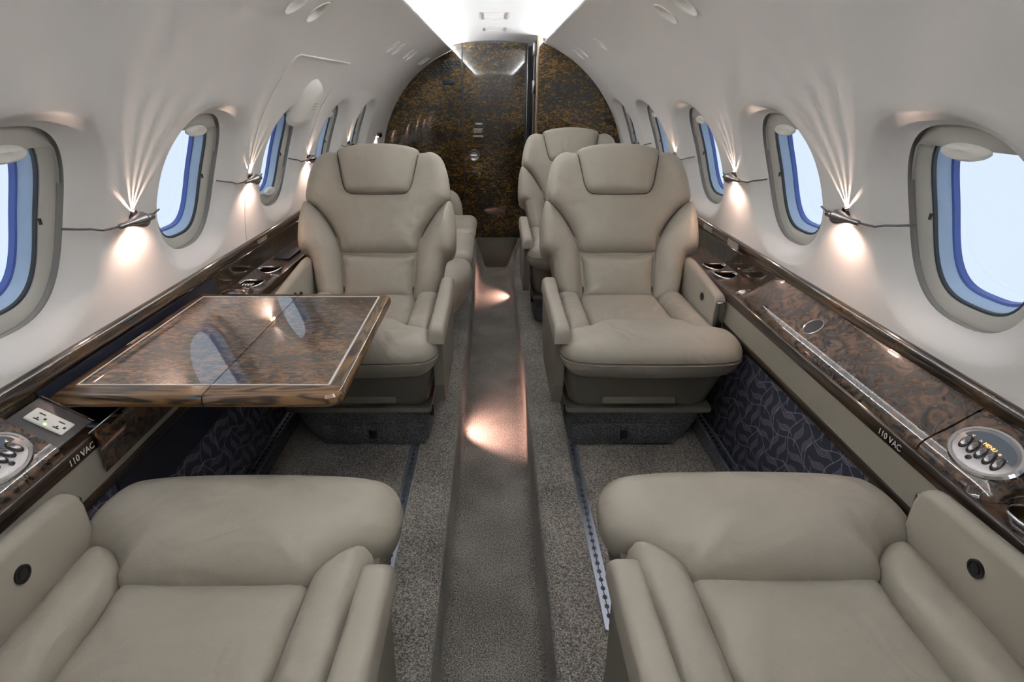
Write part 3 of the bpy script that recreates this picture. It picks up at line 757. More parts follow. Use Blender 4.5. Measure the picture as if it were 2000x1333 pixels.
for s in (-1, 1):
    side = 'left' if s < 0 else 'right'
    con = empty('side_console', (s * .79, 0, .64), 0, 'long dark wood side ledge with beige panel running under the %s windows' % side, 'side console', 'side ledges under the windows')
    def U(o): return under(o, con)
    Y0, Y1 = YB, YE[s]
    yy = lin(Y0, Y1, 40)
    rail = [(.850, .836), (.845, .8395), (.840, .8385), (.8345, .834), (.832, .826), (.832, .812), (.834, .804), (.838, .801)]
    U(sweep('top_rail', [(s * a, b) for a, b in rail], yy, M['darkwood'], angle=70))
    bp = [(.838, .803), (.839, .77), (.838, .735)]
    U(sweep('back_panel', [(s * a, b) for a, b in bp], yy, M['backburl'], angle=70))
    # ledge with cup cut-outs
    def lm(y, t, d): x = .742 + t * .096; return (s * x, y, ledgez(x) - d)
    def ledge(ya, yb): return holed_band(ya, yb, 0, 1, [dict(y=c, t=.5, a=.037, b=.385, n=2, ao=.040, bo=.415, no=2, D=.0) for c in CUPS[s] if ya < c < yb], .0495, lm, 10, 10)
    if s < 0: V, F = joinvf([ledge(Y0, .90), ledge(1.62, Y1)])
    else: V, F = ledge(Y0, Y1)
    U(mesh('ledge_top', V, F, M['burl'], merge=.0003, angle=50))
    fr = [(.742, .7275), (.738, .7278), (.7352, .725), (.7348, .7), (.737, .699)]
    U(sweep('front_rail', [(s * a, b) for a, b in fr], yy, M['edgewood'], angle=50))
    U(sweep('side_panel', [(s * .7372, .70), (s * .7376, .628)], yy, M['beige']))
    st = [(.740, .6285), (.7335, .628), (.7315, .624), (.7315, .613), (.734, .609), (.744, .608)]
    U(sweep('trim_strip', [(s * a, b) for a, b in st], yy, M['edgewood'] if False else M['oakdark'] if 'oakdark' in M else M['edgewood'], angle=50))
    # cup holders
    for c in CUPS[s]:
        cen = Vector((s * .79, c, ledgez(.79)))
        ch = empty('cup_holder', cen, 0, None, 'cup holder', 'round cup holders sunk in the side ledges')
        lab = {(-1, 1.76): 'nearer of the two chrome-rimmed cup holders in the left ledge', (-1, 1.92): 'farther of the two chrome-rimmed cup holders in the left ledge',
               (1, .64): 'chrome-rimmed cup holder at the right picture edge beside the near seat', (1, 1.855): 'nearer of the two cup holders beside the right facing seat', (1, 1.96): 'farther of the two cup holders beside the right facing seat'}[(s, c)]
        ch['label'] = lab
        T_ = Matrix.Translation(cen)
        o = lathe('cup_wall', [(.0372, .002), (.0366, -.02), (.035, -.06)], M['gun'], None, 40, T_, capend=False); under(o, ch)
        o = lathe('cork_base', [(.0352, -.058), (.0352, -.054), (0.0, -.054)], M['cork'], None, 40, T_); under(o, ch)
        o = tube('rim', [cen + Vector((.0385 * math.cos(q), .0385 * math.sin(q), .003 + .0035 * math.cos(2 * q))) for q in [2 * PI * k / 40 for k in range(40)]], .0028, M['chrome'], None, 10, closed=True); under(o, ch)
# oval pull, lids, control panels
def control_panel(s, yc, label):
    xs_ = .787
    Mx = fm_surf(xs_, yc, s, .001)
    e = empty('control_panel', Mx.translation, 0, label, 'control panel', 'oval cabin control panels on the ledges')
    o = lathe('bezel_ring', [(.062, -.002), (.062, .003), (.058, .0065), (.053, .0065), (.051, .004)], M['chrome'], None, 56, Mx, sx=1.0, sy=.72, capend=False); under(o, e)
    o = lathe('face_plate', [(.0525, .0), (.0525, .005), (.050, .006), (0, .006)], M['satin'], None, 56, Mx, sx=1.0, sy=.72); under(o, e)
    # dark display half toward the wall, buttons toward the cabin
    ty = s                                       # +local Y is toward... resolved from the frame
    Yl = Mx.to_3x3() @ Vector((0, 1, 0)); wallward = 1 if Yl.x * s > 0 else -1
    V = []; N = 32
    for k in range(N + 1):
        a = PI * k / N; V.append(Mx @ Vector((.046 * math.cos(a), wallward * (.004 + .027 * math.sin(a)), .0066)))
    o = mesh('display', V, [tuple(range(N + 1))], flat('display_glass', (.10, .12, .15), .12), None, smooth=False); under(o, e)
    for k in range(5):
        x = -.032 + .016 * k
        B_ = Mx @ Matrix.Translation(Vector((x, -wallward * .006, .0062))) @ Matrix.Rotation(.25, 4, 'Z')
        o = lathe('button', [(.0, .004), (.6, .0036), (.9, .002), (1.0, .0)], M['gun'], None, 20, B_ @ Matrix.Diagonal((.0060, .0125, 1.2, 1))); under(o, e)
        o = tube('button_gap', [B_ @ Vector((.0067 * math.cos(q), .0132 * math.sin(q), .0004)) for q in [2 * PI * j / 20 for j in range(20)]], .0008, M['black'], None, 6, closed=True); under(o, e)
    J = Mx @ Matrix.Translation(Vector((.004, -wallward * .024, .006)))
    o = lathe('jack', [(.0045, .0), (.0045, .001), (.003, .001), (.002, .0002)], M['black'], None, 20, J); under(o, e)
    # print: MENU, read by someone facing the wall
    rd = Vector((0, -s * 1.0, 0)); Yv = Yl * wallward
    Mt = frame_m(Mx @ Vector((.0, wallward * .0085, .0072)), rd, Yv)
    o = text_mesh('menu_text', 'MENU', .0085, Mt, M['amber']); under(o, e)
    for (dx, ch) in ((.034, '<'), (.018, '>'), (-.020, 'o'), (-.036, '.')):
        Mt = frame_m(Mx @ Vector((dx * (1), wallward * .0085, .0072)), rd, Yv)
        o = text_mesh('symbol_text', ch, .008, Mt, M['amber']); under(o, e)
    return e
tl = empty('stowed_table_lid', (.79, 1.2, .74), 0, 'long curved glossy burl lid of the stowed table in the right ledge', 'table lid')
o = lid('lid', .832, 1.66, 0, .12, 1, M['burl'], None); under(o, tl)
Mx = fm_surf(.787, 1.285, 1, 0)
o = lathe('finger_pull', [(.027, -.001), (.027, .0025), (.0245, .0035), (.0225, .002)], M['gun'], None, 36, Mx, capend=False); under(o, tl)
o = lathe('pull_cup', [(.023, .0022), (.018, .0012), (0, .0010)], M['black'], None, 36, Mx); under(o, tl)
o = lathe('lid_hinge', [(.0, .009), (.012, .008), (.022, .004), (.025, .0)], M['chrome'], None, 28, Matrix.Translation(Vector((.792, 1.678, .732))) @ Matrix.Rotation(.35, 4, 'Z'), sx=1.7, sy=.6); under(o, tl)
cpR = empty('ledge_housing', (.79, .6, .74), 0, 'curved burl housing round the right oval control panel', 'housing', 'burl control housings')
o = lid('housing', .682, .828, .04, 0, 1, M['burl'], None); under(o, cpR)
control_panel(1, .752, 'oval silver control panel with five buttons and MENU display on the right ledge')
cpL = empty('ledge_housing', (-.79, .6, .74), 0, 'curved burl housing round the left oval control panel, cut by the picture edge', 'housing', 'burl control housings')
o = lid('housing', .60, .81, .06, 0, -1, M['burl'], None); under(o, cpL)
control_panel(-1, .735, 'oval silver control panel cut by the left picture edge beside the power outlet')
# outlet on left
ou = empty('power_outlet', (-.79, .87, .73), 0, 'white double mains socket on a taupe plate in the left ledge', 'power outlet')
Ms = frame_m((-.791, .859, .7655), (.085, 0, -.054), (0, 1, 0))      # inclined like the lid: local x runs down from the wall
def inc(o): o.data.transform(Ms); return under(o, ou)
inc(boxm('mount_plate', (-.049, -.046, -.006), (.047, .046, .0), M['outletplate'], None, .002))
inc(boxm('mount_lip', (-.049, .043, -.006), (.050, .047, .0035), M['burl'], None, .001))
so = inc(boxm('socket_plate', (-.034, -.018, -.001), (.034, .018, .0042), M['white'], None, .003))
for xo in (-.017, .017):
    Z = .0043
    bs = [boxm('b', (xo - .0055, .005, Z), (xo + .0055, .0076, Z + .0004), M['black']), boxm('b', (xo - .005, -.011, Z), (xo + .005, -.0085, Z + .0004), M['black']), boxm('b', (xo - .0012, -.0085, Z), (xo + .0012, -.004, Z + .0004), M['black']), boxm('b', (xo + .0085, -.005, Z), (xo + .0125, .000, Z + .0004), M['black'])]
    inc(joinm('socket_slots', bs))
inc(lathe('indicator', [(.002, 0), (.002, .001), (0, .0012)], M['greenled'], None, 16, Matrix.Translation(Vector((0, -.0125, .0042)))))
# cavity of the table slot
o = boxm('b1', (-.838, .905, .50), (-.742, 1.62, .505), M['navy']); o2 = boxm('b2', (-.838, .905, .50), (-.836, 1.62, .80), M['navy']); o3 = boxm('b3', (-.838, .903, .50), (-.742, .907, .735), M['navy']); o4 = boxm('b4', (-.838, 1.616, .5), (-.742, 1.62, .737), M['navy']); o5 = boxm('b5', (-.7425, .905, .5), (-.7405, 1.62, .727), M['navy'])
o = joinm('table_well', [o, o2, o3, o4, o5]); tag(o, 'dark open well in the left ledge under the unfolded table', 'table well')
# hanging flap
fl = empty('well_flap', (-.733, 1.05, .727), 0, 'dark burl flap hanging open over the beige panel below the unfolded table', 'flap')
V = []; F = []
pf = [(-.7425, .7310), (-.736, .7335), (-.7305, .731), (-.7275, .724), (-.7255, .70), (-.7265, .665), (-.7290, .648), (-.7315, .648)]
o = sweep('flap_panel', pf, lin(.872, 1.60, 20), M['burl'], angle=50); under(o, fl)
o = tube('flap_hinge', [(-.7395, .872, .7325), (-.7395, 1.60, .7325)], .0018, M['gun'], None, 8); under(o, fl)
# rounded storage hump at the far end of the well
hp = empty('latch_housing', (-.80, 1.66, .737), 0, 'small dome of burl with silver ribbed latch beyond the unfolded table', 'latch housing')
def hm(u, v, h): return (-.79 + u, 1.66 + v, .733 + h)
o = pad('dome', [(-.045, -.045), (0, -.05), (.042, -.045), (.042, 0), (.025, .035), (-.02, .042), (-.044, .02)], .022, .03, hm, M['burl'], back=.01, N=48); under(o, hp)
for k in range(4):
    o = boxm('rib', (-.785 + .009 * k, 1.668 + .0 * k, .754), (-.779 + .009 * k, 1.692, .758), M['chrome'], None, .0015, 2); under(o, hp)
o = boxm('hinge_plate', (-.835, 1.565, .70), (-.762, 1.61, .738), M['gun'], None, .003); under(o, hp)
# texts 110 VAC
for s, y0 in ((1, .885), (-1, .838)):
    Mt = frame_m((s * .7344, y0, .7115), (0, -s, 0), (0, 0, 1))
    o = text_mesh('power_label', '110 VAC', .0175, Mt, M['print'], None, .0003)
    tag(o, 'white 110 VAC lettering on the dark front edge of the %s ledge' % ('right' if s > 0 else 'left'), 'lettering')
# placards on the rails
for (s, y, wd, lab, rows) in ((1, 2.18, .10, 'small white printed notice on the right rail, farther one', 5), (1, 1.93, .10, 'small white printed notice on the right rail, nearer one', 6), (-1, 2.0, .09, 'small white printed notice on the left rail before the seat', 4)):
    Mt = frame_m((s * .8315, y, .8185), (0, -s, 0), (0, 0, 1))
    o = microtext('rail_notice', Mt, wd, rows, .0038, None, M['print'], .0016, int(y * 100)); tag(o, lab, 'notice', 'printed notices on the ledge rails')
# small dark recess in left ledge, panel past right cups
o = boxm('ledge_insert', (-.825, 2.05, .734), (-.765, 2.22, .7385), M['navy'], None, .002); tag(o, 'flat black insert in the left ledge beyond the cup holders', 'insert')

# ------------------------------------------------------------------ folding table
tb = empty('folding_table', (-.55, 1.2, .79), 0, 'unfolded burl table with oak border and thin silver inlay reaching across the left seats', 'table')
TX0, TX1, TY0, TY1, TZ = -.822, -.284, .908, 1.495, .79
xm = -.540
def leaf(xa, xb, left):
    # rounded outer corners only at the aisle side
    def outline(inset, z):
        P = []
        a, b = xa + (0 if not left else inset), xb - (inset if not left else 0)
        c, d = TY0 + inset, TY1 - inset; r = .03
        if left: a = xa + inset; b = xb - .0012; P = [(a, c), (b, c), (b, d), (a, d)]
        else:
            a = xa + .0012; b = xb - inset
            P = [(a, c)] + [(b - r + r * math.sin(q), c + r - r * math.cos(q)) for q in lin(0, PI / 2, 6)] + [(b - r + r * math.cos(q), d - r + r * math.sin(q)) for q in lin(0, PI / 2, 6)] + [(a, d)]
        return [(x, y, z) for x, y in P]
    rings = [outline(.012, TZ - .028), outline(.003, TZ - .024), outline(0, TZ - .016), outline(.0015, TZ - .006), outline(.005, TZ - .001), outline(.008, TZ)]
    N = len(rings[0]); V = [p for r in rings for p in r]; F = [tuple(range(N))[::-1], tuple((5) * N + k for k in range(N))]
    for i in range(5):
        for k in range(N): F.append((i * N + k, i * N + (k + 1) % N, (i + 1) * N + (k + 1) % N, (i + 1) * N + k))
    lf = mesh('table_leaf', V, F, M['oak'], None, angle=28); under(lf, tb)
    ix0 = xa + .026 if left else xa + .001; ix1 = xb - .001 if left else xb - .034; iy0, iy1 = TY0 + .047, TY1 - .032
    o = boxm('burl_inlay', (ix0, iy0, TZ - .002), (ix1, iy1, TZ + .0004), M['burltable']); under(o, lf); o.matrix_parent_inverse = Matrix.Translation(-Vector(tb.location)) if False else Matrix.Identity(4)
    bars = [boxm('b', (ix0 - .003, iy0 - .0036, TZ - .001), (ix1 + (.003 if not left else 0), iy0, TZ + .0012), M['chromeline']), boxm('b', (ix0 - .003 * left, iy1, TZ - .001), (ix1 + (.003 if not left else 0), iy1 + .0036, TZ + .0012), M['chromeline'])]
    if left: bars.append(boxm('b', (ix0 - .003, iy0, TZ - .001), (ix0, iy1, TZ + .0012), M['chromeline']))
    else: bars.append(boxm('b', (ix1, iy0, TZ - .001), (ix1 + .0045, iy1, TZ + .0012), M['chromeline']))
    o2 = joinm('silver_stringing', bars); o2.parent = lf
    return lf
M['chromeline'] = flat('silver_stringing', (.85, .83, .80), .3, .3)
l1 = leaf(TX0, xm, True); l2 = leaf(xm, TX1, False)
o = microtext('table_notice', frame_m((TX0 + .014, 1.18, TZ + .0006), (0, 1, 0), (-1, 0, 0)), .08, 2, .005, None, M['print'], .0022, 5); under(o, tb)
o = boxm('table_hinge', (xm - .004, TY1 - .001, TZ - .012), (xm + .004, TY1 + .006, TZ + .004), M['black'], None, .002); under(o, tb)
o = boxm('support_arm', (-.80, 1.12, TZ - .05), (-.42, 1.16, TZ - .028), M['dkmetal'], None, .003); under(o, tb)
o = boxm('support_arm', (-.80, 1.34, TZ - .05), (-.42, 1.38, TZ - .028), M['dkmetal'], None, .003); under(o, tb)

# ------------------------------------------------------------------ seats
BK0 = np.array([0, .57, .36]); BKD = np.array([0, .4507, .8927]); BKN = np.array([0, -.8927, .4507])
HEAD = [(-.150, .542), (-.10, .560), (-.03, .568), (.03, .568), (.10, .560), (.150, .542), (.147, .51), (.136, .455), (.126, .41), (.105, .38), (.05, .375), (-.05, .375), (-.105, .38), (-.126, .41), (-.136, .455), (-.147, .51)]
SHIELD = [(-.152, .549), (-.195, .55), (-.232, .523), (-.252, .475), (-.264, .416), (-.266, .358), (-.227, .328), (-.186, .277), (-.151, .213), (-.137, .166), (0, .163), (.137, .166), (.151, .213), (.186, .277), (.227, .328), (.266, .358), (.264, .416), (.252, .475), (.232, .523), (.195, .55), (.152, .549), (0, .552)]
LUMB = [(-.137, .160), (-.07, .1585), (0, .158), (.07, .1585), (.137, .160), (.134, .12), (.131, .08), (.128, .03), (.126, -.01), (0, -.015), (-.126, -.01), (-.128, .03), (-.131, .08), (-.134, .12)]
WING = [(-.267, .354), (-.284, .30), (-.289, .24), (-.287, .185), (-.275, .158), (-.250, .146), (-.240, .11), (-.232, .06), (-.215, -.01), (-.17, -.02), (-.131, -.01), (-.132, .049), (-.138, .12), (-.139, .164), (-.153, .212), (-.188, .275), (-.228, .326)]
ROLL = [(-.268, .105), (-.262, .055), (-.238, .018), (-.19, .002), (-.12, -.005), (0, -.008), (.12, -.005), (.19, .002), (.238, .018), (.262, .055), (.268, .105), (.258, .145), (.228, .165), (.185, .183), (.158, .21), (.140, .238), (.07, .243), (0, .244), (-.07, .243), (-.140, .238), (-.158, .21), (-.185, .183), (-.228, .165), (-.258, .145)]
BOL = [(-.146, .225), (-.160, .198), (-.185, .172), (-.212, .160), (-.232, .170), (-.236, .21), (-.236, .3), (-.236, .4), (-.234, .50), (-.225, .60), (-.19, .61), (-.146, .60), (-.144, .5), (-.143, .4), (-.144, .3)]
CEN = [(-.145, .225), (-.07, .224), (0, .224), (.07, .224), (.145, .225), (.143, .3), (.143, .42), (.141, .56), (.14, .62), (0, .62), (-.14, .62), (-.141, .56), (-.143, .42), (-.143, .3)]
def make_seat(name, loc, rz, mir, label, af=0.0, wf_=0.0):
    by = .355 if wf_ == 0 else .280
    """local: front of the cushion at y=0, back towards +y, window side at +x (mir=1) or -x (mir=-1); z from the raised floor"""
    root = empty(name, loc, rz, label, 'seat', 'greige leather cabin seats')
    q = mir
    def bk(u, v, h):
        fwd = .045 * max(0, (abs(u) - .14) / .14) ** 1.6
        p = BK0 + BKD * v + BKN * (h + fwd); p = p - np.array([0, .0, 0]); return (q * u, p[1], p[2])
    def fold(z0, lift=None):
        return lambda u, v, h: (q * u, v, z0 + h)
    mk = lambda L: [(-a, b) for a, b in L][::-1]
    pad('backrest', SHIELD, .050, .05, bk, M['leather'], root, back=.11, crown=.012, N=140, cen=(0, .36))
    h = pad('headrest', HEAD, .034, .024, lambda u, v, h: bk(u, v, h + .046), M['leather'], root, back=.05, crown=.016, N=110)
    tube('headrest_seam_shade', [bk(u, v, .0625 - .034 * max(0, (v - .50) / .06) ** 2) for u, v in catmull(HEAD[5:] + HEAD[:1], 6, closed=False)], .0016, M['seamdark'], h, 6)  # dark tube paints the seam shadow where the headrest has no crevice
    pad('lumbar_panel', LUMB, .036, .035, bk, M['leather'], root, back=.06, crown=.012, N=90)
    pad('side_wing', WING, .070, .055, bk, M['leather'], root, back=.10, N=120, cen=(-.206, .16))
    pad('side_wing', mk(WING), .070, .055, bk, M['leather'], root, back=.10, N=120, cen=(.206, .16))
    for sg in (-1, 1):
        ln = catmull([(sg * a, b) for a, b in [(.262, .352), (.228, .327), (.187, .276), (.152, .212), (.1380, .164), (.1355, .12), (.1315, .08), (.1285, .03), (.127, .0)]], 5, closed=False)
        tube('back_crease_shade', [bk(u, v, .013) for u, v in ln], .0042, M['seamdark'], root, 8)  # dark fill painted as crevice shade, here and in the cross tube below
    tube('back_crease_shade', [bk(u, .1615, .012) for u in lin(-.136, .136, 12)], .0036, M['seamdark'], root, 8)
    boxm('back_shell', (-.22, .66, .34), (.22, .74, .80), M['leather_smooth'], root, .03, 3, Matrix.Rotation(-.467, 3, 'X'))
    # seat cushion
    pad('seat_cushion', CEN, .026, .03, fold(.352), M['leather'], root, back=.06, crown=.006, N=90)
    pad('side_bolster', BOL, .052, .040, fold(.352), M['leather'], root, back=.06, N=96)
    pad('side_bolster', mk(BOL), .052, .040, fold(.352), M['leather'], root, back=.06, N=96)
    def pleat(u, v):
        a = abs(u); dx, dy = a - .142, v - .245
        rr_ = math.hypot(dx, dy); th_ = math.atan2(dy, dx)
        h1 = .008 * math.sin(th_ * 10 + (1.3 if u > 0 else 0)) * math.exp(-rr_ / .06) * min(1, rr_ / .02)
        return h1 + .0016 * math.sin(u * 60 + v * 25) * math.exp(-abs(v - .2) / .05)
    tz = lambda u, v, h: (q * u, v, .368 + h - .10 * max(0, v - .12) * 0)
    rl = pad('thigh_roll', ROLL, .056, .075, tz, M['leather'], root, bottom=.080, bw=.085, N=200, cen=(0, .11), crown=.006, wf=pleat)
    # double-stitched seam round the roll front
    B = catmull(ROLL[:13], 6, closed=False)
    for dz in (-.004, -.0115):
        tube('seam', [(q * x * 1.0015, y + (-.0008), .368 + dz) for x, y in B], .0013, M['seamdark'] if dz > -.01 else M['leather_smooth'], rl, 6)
    # aisle arm (at -x in local)
    def L(a, b): return ((min(q * a[0], q * b[0]), a[1], a[2]), (max(q * a[0], q * b[0]), b[1], b[2]))
    # arm cap: swept rounded box that rises and tapers to the rear
    def armcap(nm, x0, x1, ys_, tops, bots, mat, r=.012):
        V = []; F = []; n_ = 0
        for y, zt, zb in zip(ys_, tops, bots):
            P = [(x0, zb), (x0, zt - r), (x0 + r * .3, zt - r * .3), (x0 + r, zt), (x1 - r, zt), (x1 - r * .3, zt - r * .3), (x1, zt - r), (x1, zb)]
            n_ = len(P); V += [(q * x, y, z) for x, z in P]
        for i in range(len(ys_) - 1):
            for k in range(n_): F.append((i * n_ + k, i * n_ + (k + 1) % n_, (i + 1) * n_ + (k + 1) % n_, (i + 1) * n_ + k))
        F.append(tuple(range(n_))); F.append(tuple((len(ys_) - 1) * n_ + k for k in range(n_)))
        return mesh(nm, V, F, mat, root, angle=50)
    ya = [.052 + af, .055 + af, .064 + af, .08 + af, .35, .46, .50, .53, .54]
    armcap('armrest', -.286, -.240, ya, [.425, .438, .447, .451, .452, .462, .462, .45, .43], [.40] * 9, M['leather_smooth'])
    V = []; F = []
    side = [(.070 + af, .405), (.535, .405), (.56, .36), (.50, .21), (.42, .17), (.115 + af * .8, .175), (.082 + af, .25)]
    n_ = len(side); V = [(q * -.279, y, z) for y, z in side] + [(q * -.250, y, z) for y, z in side]
    F = [tuple(range(n_)), tuple(range(n_, 2 * n_))[::-1]] + [(i, (i + 1) % n_, (i + 1) % n_ + n_, i + n_) for i in range(n_)]
    o = mesh('arm_side_panel', V, F, M['shell2'], root, smooth=False)
    # window-side arm
    yb_ = [.245 + wf_, .248 + wf_, .256 + wf_, .27 + wf_, .4, .55, .60, .62]
    armcap('window_armrest', .236, .272, yb_, [.462, .473, .480, .483, .497, .512, .512, .49], [.28] * 8, M['leather_smooth'], .014)
    a, b = L((.240, .236 + wf_, .30), (.268, .249 + wf_, .462)); boxm('arm_front_slot', a, b, M['gun'], root, .006)
    Mx = frame_m((q * .2355, by, .440), (0, 1, 0), (0, 0, 1)) if q > 0 else frame_m((q * .2355, by, .440), (0, -1, 0), (0, 0, 1))
    zax = Mx.to_3x3() @ Vector((0, 0, 1))
    if zax.x * q > 0: Mx = Mx @ Matrix.Rotation(PI, 4, 'Y')
    bt = lathe('recline_button', [(.0135, -.001), (.0135, .0025), (.0105, .003), (.0095, .001), (.008, .001), (.0075, .003), (0, .0035)], M['black'], root, 28, Mx)
    # lower shell, plate, carpeted base, drawer
    V = []; F = []
    def rr(x0, x1, y0, y1, z, r=.03, n=5):
        P = []
        for (cx, cy, a0) in ((x1 - r, y0 + r, -PI / 2), (x1 - r, y1 - r, 0), (x0 + r, y1 - r, PI / 2), (x0 + r, y0 + r, PI)):
            for k in range(n): a_ = a0 + PI / 2 * k / (n - 1); P.append((q * (cx + r * math.cos(a_)), cy + r * math.sin(a_), z))
        return P
    def loftbox(nm, rings, mat, parent=root, angle=45):
        N = len(rings[0]); V = [p for r in rings for p in r]; F = [tuple(range(N))[::-1], tuple((len(rings) - 1) * N + k for k in range(N))]
        for i in range(len(rings) - 1):
            for k in range(N): F.append((i * N + k, i * N + (k + 1) % N, (i + 1) * N + (k + 1) % N, (i + 1) * N + k))
        return mesh(nm, V, F, mat, parent, angle=angle)
    loftbox('seat_shell', [rr(-.205, .195, .145, .58, .142), rr(-.222, .215, .125, .60, .17), rr(-.246, .240, .075, .62, .30), rr(-.240, .235, .10, .62, .35)], M['shell2'])
    a, b = L((-.12, .118, .165), (.11, .130, .215)); boxm('front_hatch', a, b, M['shell2'], root, .004, 2, Matrix.Rotation(-.35, 3, 'X'))
    loftbox('base_plate', [rr(-.228, .235, .128, .62, .126, .012), rr(-.230, .237, .126, .62, .132, .012), rr(-.228, .235, .128, .62, .143, .012)], M['shell2'])
    loftbox('carpeted_base', [rr(-.212, .145, .150, .60, -.002, .03), rr(-.214, .165, .146, .60, .02, .03), rr(-.216, .19, .142, .60, .055, .03), rr(-.219, .205, .140, .60, .09, .03), rr(-.221, .215, .138, .60, .127, .03)], M['carpetdark'])
    a, b = L((-.205, .128, .008), (.125, .142, .078)); dw = boxm('drawer', a, b, M['carpetdark'], root, .004)
    a, b = L((-.05, .1235, .028), (-.024, .130, .060)); boxm('drawer_latch', a, b, M['black'], dw, .002)
    a, b = L((-.046, .122, .032), (-.028, .1245, .035)); boxm('latch_bar', a, b, M['gun'], dw, .001) if False else None
    a, b = L((-.236, .15, .10), (-.222, .168, .135)); boxm('track_lever', a, b, M['black'], root, .003)
    return root
M['shell2'] = flat('taupe_moulding', (.17, .155, .125), .5)
SZ = ZS
make_seat('cabin_seat', (.460, 1.43, SZ), 0, 1, 'greige leather seat facing the viewer on the right side of the aisle, near one')
make_seat('cabin_seat', (-.430, 1.43, SZ), 0, -1, 'greige leather seat facing the viewer behind the unfolded table')
make_seat('cabin_seat', (.420, 2.52, SZ), 0, 1, 'greige leather seat behind the right facing seat, against the closet')
make_seat('cabin_seat', (.452, .885, SZ), PI, -1, 'greige leather seat in the right foreground seen from behind over its cushion', .205, -.10)
make_seat('cabin_seat', (-.430, .875, SZ), PI, 1, 'greige leather seat in the left foreground seen from behind over its cushion', .205, -.10)

# ------------------------------------------------------------------ divan on the left, beyond the seats
dv = empty('divan', (-.45, 3.4, ZS), 0, 'long greige leather divan along the left wall behind the table seat', 'divan')
def dvm(y0, y1):
    def f(u, v, h): return (u, v, .60 - .24 + ZS + h)
    return f
XE = -.104
def dcush(nm, y0, y1, T=.045):
    ol = [(XE, y0 + .05), (XE, (y0 + y1) / 2), (XE, y1 - .05), (XE - .02, y1 - .008), (XE - .06, y1), (-.35, y1), (-.62, y1), (-.64, y1 - .03), (-.64, (y0 + y1) / 2), (-.64, y0 + .03), (-.62, y0), (-.35, y0), (XE - .06, y0), (XE - .02, y0 + .008)]
    o = pad(nm, ol, T, .06, lambda u, v, h: (u - (.06 if h < 0 else 0) * min(1, -h / .2), v, .575 + h), M['leather'], None, bottom=.20, bw=.16, N=110); under(o, dv)
dcush('seat_cushion', 2.585, 3.05); dcush('seat_cushion', 3.054, 3.53)
ol = [(XE - .004, 2.44), (XE + .0, 2.52), (XE - .008, 2.572), (XE - .05, 2.583), (-.35, 2.583), (-.60, 2.583), (-.62, 2.55), (-.62, 2.32), (-.58, 2.26), (-.35, 2.25), (-.21, 2.265), (-.14, 2.32)]
o = pad('end_bolster', ol, .062, .09, lambda u, v, h: (u, v, .55 + h), M['leather'], None, bottom=.24, bw=.24, N=110); under(o, dv)
o = boxm('divan_base', (-.66, 2.50, ZS), (-.24, 3.66, .40), M['shell2'], None, .01); under(o, dv)
o = pad('arm', [(-.70, 0), (-.205, 0), (-.194, .03), (-.196, .14), (-.205, .22), (-.235, .275), (-.30, .30), (-.5, .305), (-.70, .305)], .03, .04, lambda u, v, h: (u, 3.575 - h, .45 + v), M['leather_smooth'], None, back=.12, N=80); under(o, dv)
o = pad('backrest', [(2.45, 0), (3.0, 0), (3.5, 0), (3.5, .2), (3.48, .34), (3.0, .36), (2.48, .34), (2.45, .2)], .05, .06, lambda u, v, h: (-.62 + h - .13 * v, u, .58 + v * .9), M['leather'], None, back=.03, N=110); under(o, dv)

# ------------------------------------------------------------------ seat tracks
def track(x, y0, y1, label, wd=.022):
    e = empty('seat_track', (x, (y0 + y1) / 2, ZS), 0, label, 'seat track', 'metal seat tracks in the floor')
    o = boxm('rail', (x - wd / 2, y0, ZS + .0005), (x + wd / 2, y1, ZS + .003), M['alu']); under(o, e)
    bm_ = []
    V = []; F = []; y = y0 + .01
    while y < y1 - .01:
        b = len(V); V.append((x, y, ZS + .0035))
        for k in range(10): a = 2 * PI * k / 10; V.append((x + .0055 * math.cos(a), y + .0070 * math.sin(a), ZS + .0035))
        for k in range(10): F.append((b, b + 1 + k, b + 1 + (k + 1) % 10))
        b = len(V); V += [(x - .0012, y, ZS + .0034), (x + .0012, y, ZS + .0034), (x + .0012, y + .0254, ZS + .0034), (x - .0012, y + .0254, ZS + .0034)]; F.append((b, b + 1, b + 2, b + 3))
        y += .0254
    o = mesh('track_slot', V, F, M['slotdark'], None, smooth=False); under(o, e)
    o = boxm('edge_lip', (x - wd / 2 - .003, y0, ZS), (x - wd / 2, y1, ZS + .006), M['alu']); under(o, e)
    o = boxm('edge_lip', (x + wd / 2, y0, ZS), (x + wd / 2 + .003, y1, ZS + .006), M['alu']); under(o, e)
track(.254, .86, 1.57, 'perforated metal seat track between the two right seats, aisle side')
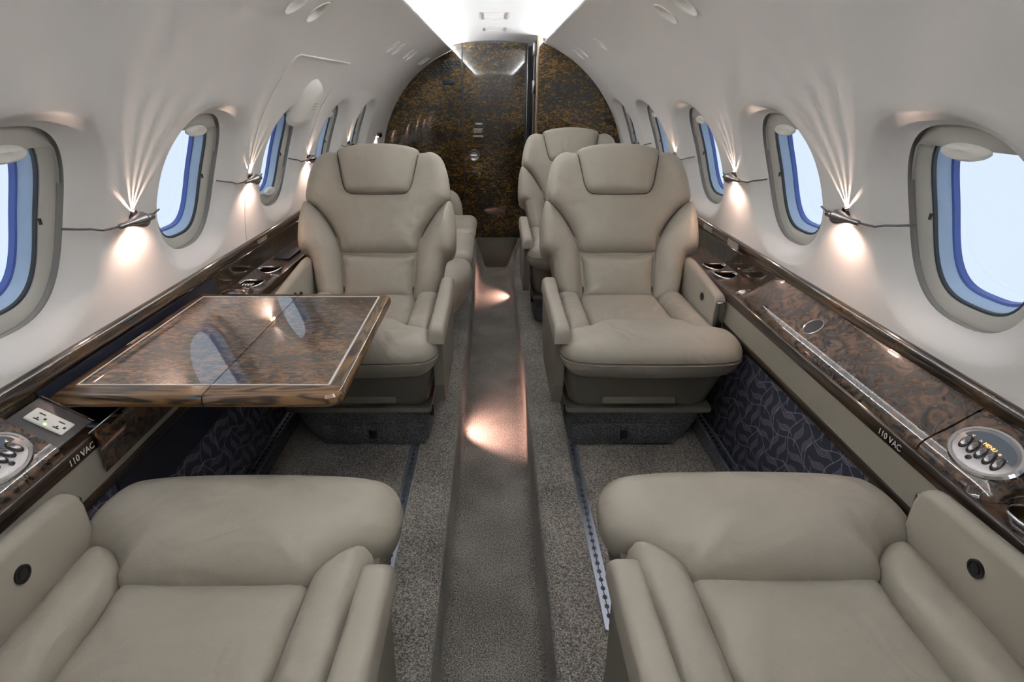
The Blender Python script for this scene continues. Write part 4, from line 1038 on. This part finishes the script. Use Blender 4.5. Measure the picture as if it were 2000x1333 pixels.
track(-.258, .86, 1.57, 'perforated metal seat track between the two left seats, aisle side')
track(.300, 2.06, 2.62, 'perforated metal seat track behind the right facing seat')
track(-.262, 2.08, 2.45, 'perforated metal seat track beside the left facing seat')
track(.735, .80, 3.8, 'metal seat track along the foot of the right patterned wall', .018)
track(-.735, .80, 2.4, 'metal seat track along the foot of the left patterned wall', .018)
# rolled carpet strip beside the window-side track
for s in (-1, 1):
    o = boxm('carpet_strip', (s * .715 - .0, .8, ZS), (s * .685, 2.4, ZS + .005), M['carpetdark'], None, .002); tag(o, 'narrow raised carpet strip beside the %s window-side seat track' % ('left' if s < 0 else 'right'), 'carpet strip', 'carpet strips')

# ------------------------------------------------------------------ aisle floor lights
def aisle_light(x, y, z, tgt, energy, label, size=125):
    s = 1 if x > 0 else -1
    e = empty('aisle_light', (x, y, z), 0, label, 'floor light', 'aisle floor lights')
    Mx = frame_m((x, y, z), (0, 1, 0), (0, 0, 1)); zax = Mx.to_3x3() @ Vector((0, 0, 1))
    if zax.x * s > 0: Mx = Mx @ Matrix.Rotation(PI, 4, 'Y')
    o = lathe('bezel', [(.010, .0), (.010, .002), (.007, .003), (.006, .001)], M['gun'], None, 24, Mx); under(o, e)
    ld = bpy.data.lights.new('aisle_beam', 'SPOT'); ld.energy = energy; ld.color = (1, .56, .46); ld.spot_size = math.radians(size); ld.spot_blend = .6; ld.shadow_soft_size = .006
    lo = bpy.data.objects.new('aisle_beam', ld); C.objects.link(lo); lo.location = (x - s * .006, y, z)
    lo.rotation_euler = (Vector(tgt) - lo.location).to_track_quat('-Z', 'Y').to_euler()
aisle_light(-.127, 1.98, .10, (.06, 2.05, 0), 4.2, 'small floor light low in the left step throwing the near pink pool')
aisle_light(.127, 3.74, .075, (-.06, 3.75, 0), 2.6, 'small floor light low in the right step throwing the far pink pool')
aisle_light(-.12, 4.30, .14, (-.02, 4.40, .05), .07, 'small floor light at the left foot of the cabin door')
aisle_light(.15, 4.30, .14, (.07, 4.40, .05), .07, 'small floor light at the right foot of the cabin door')
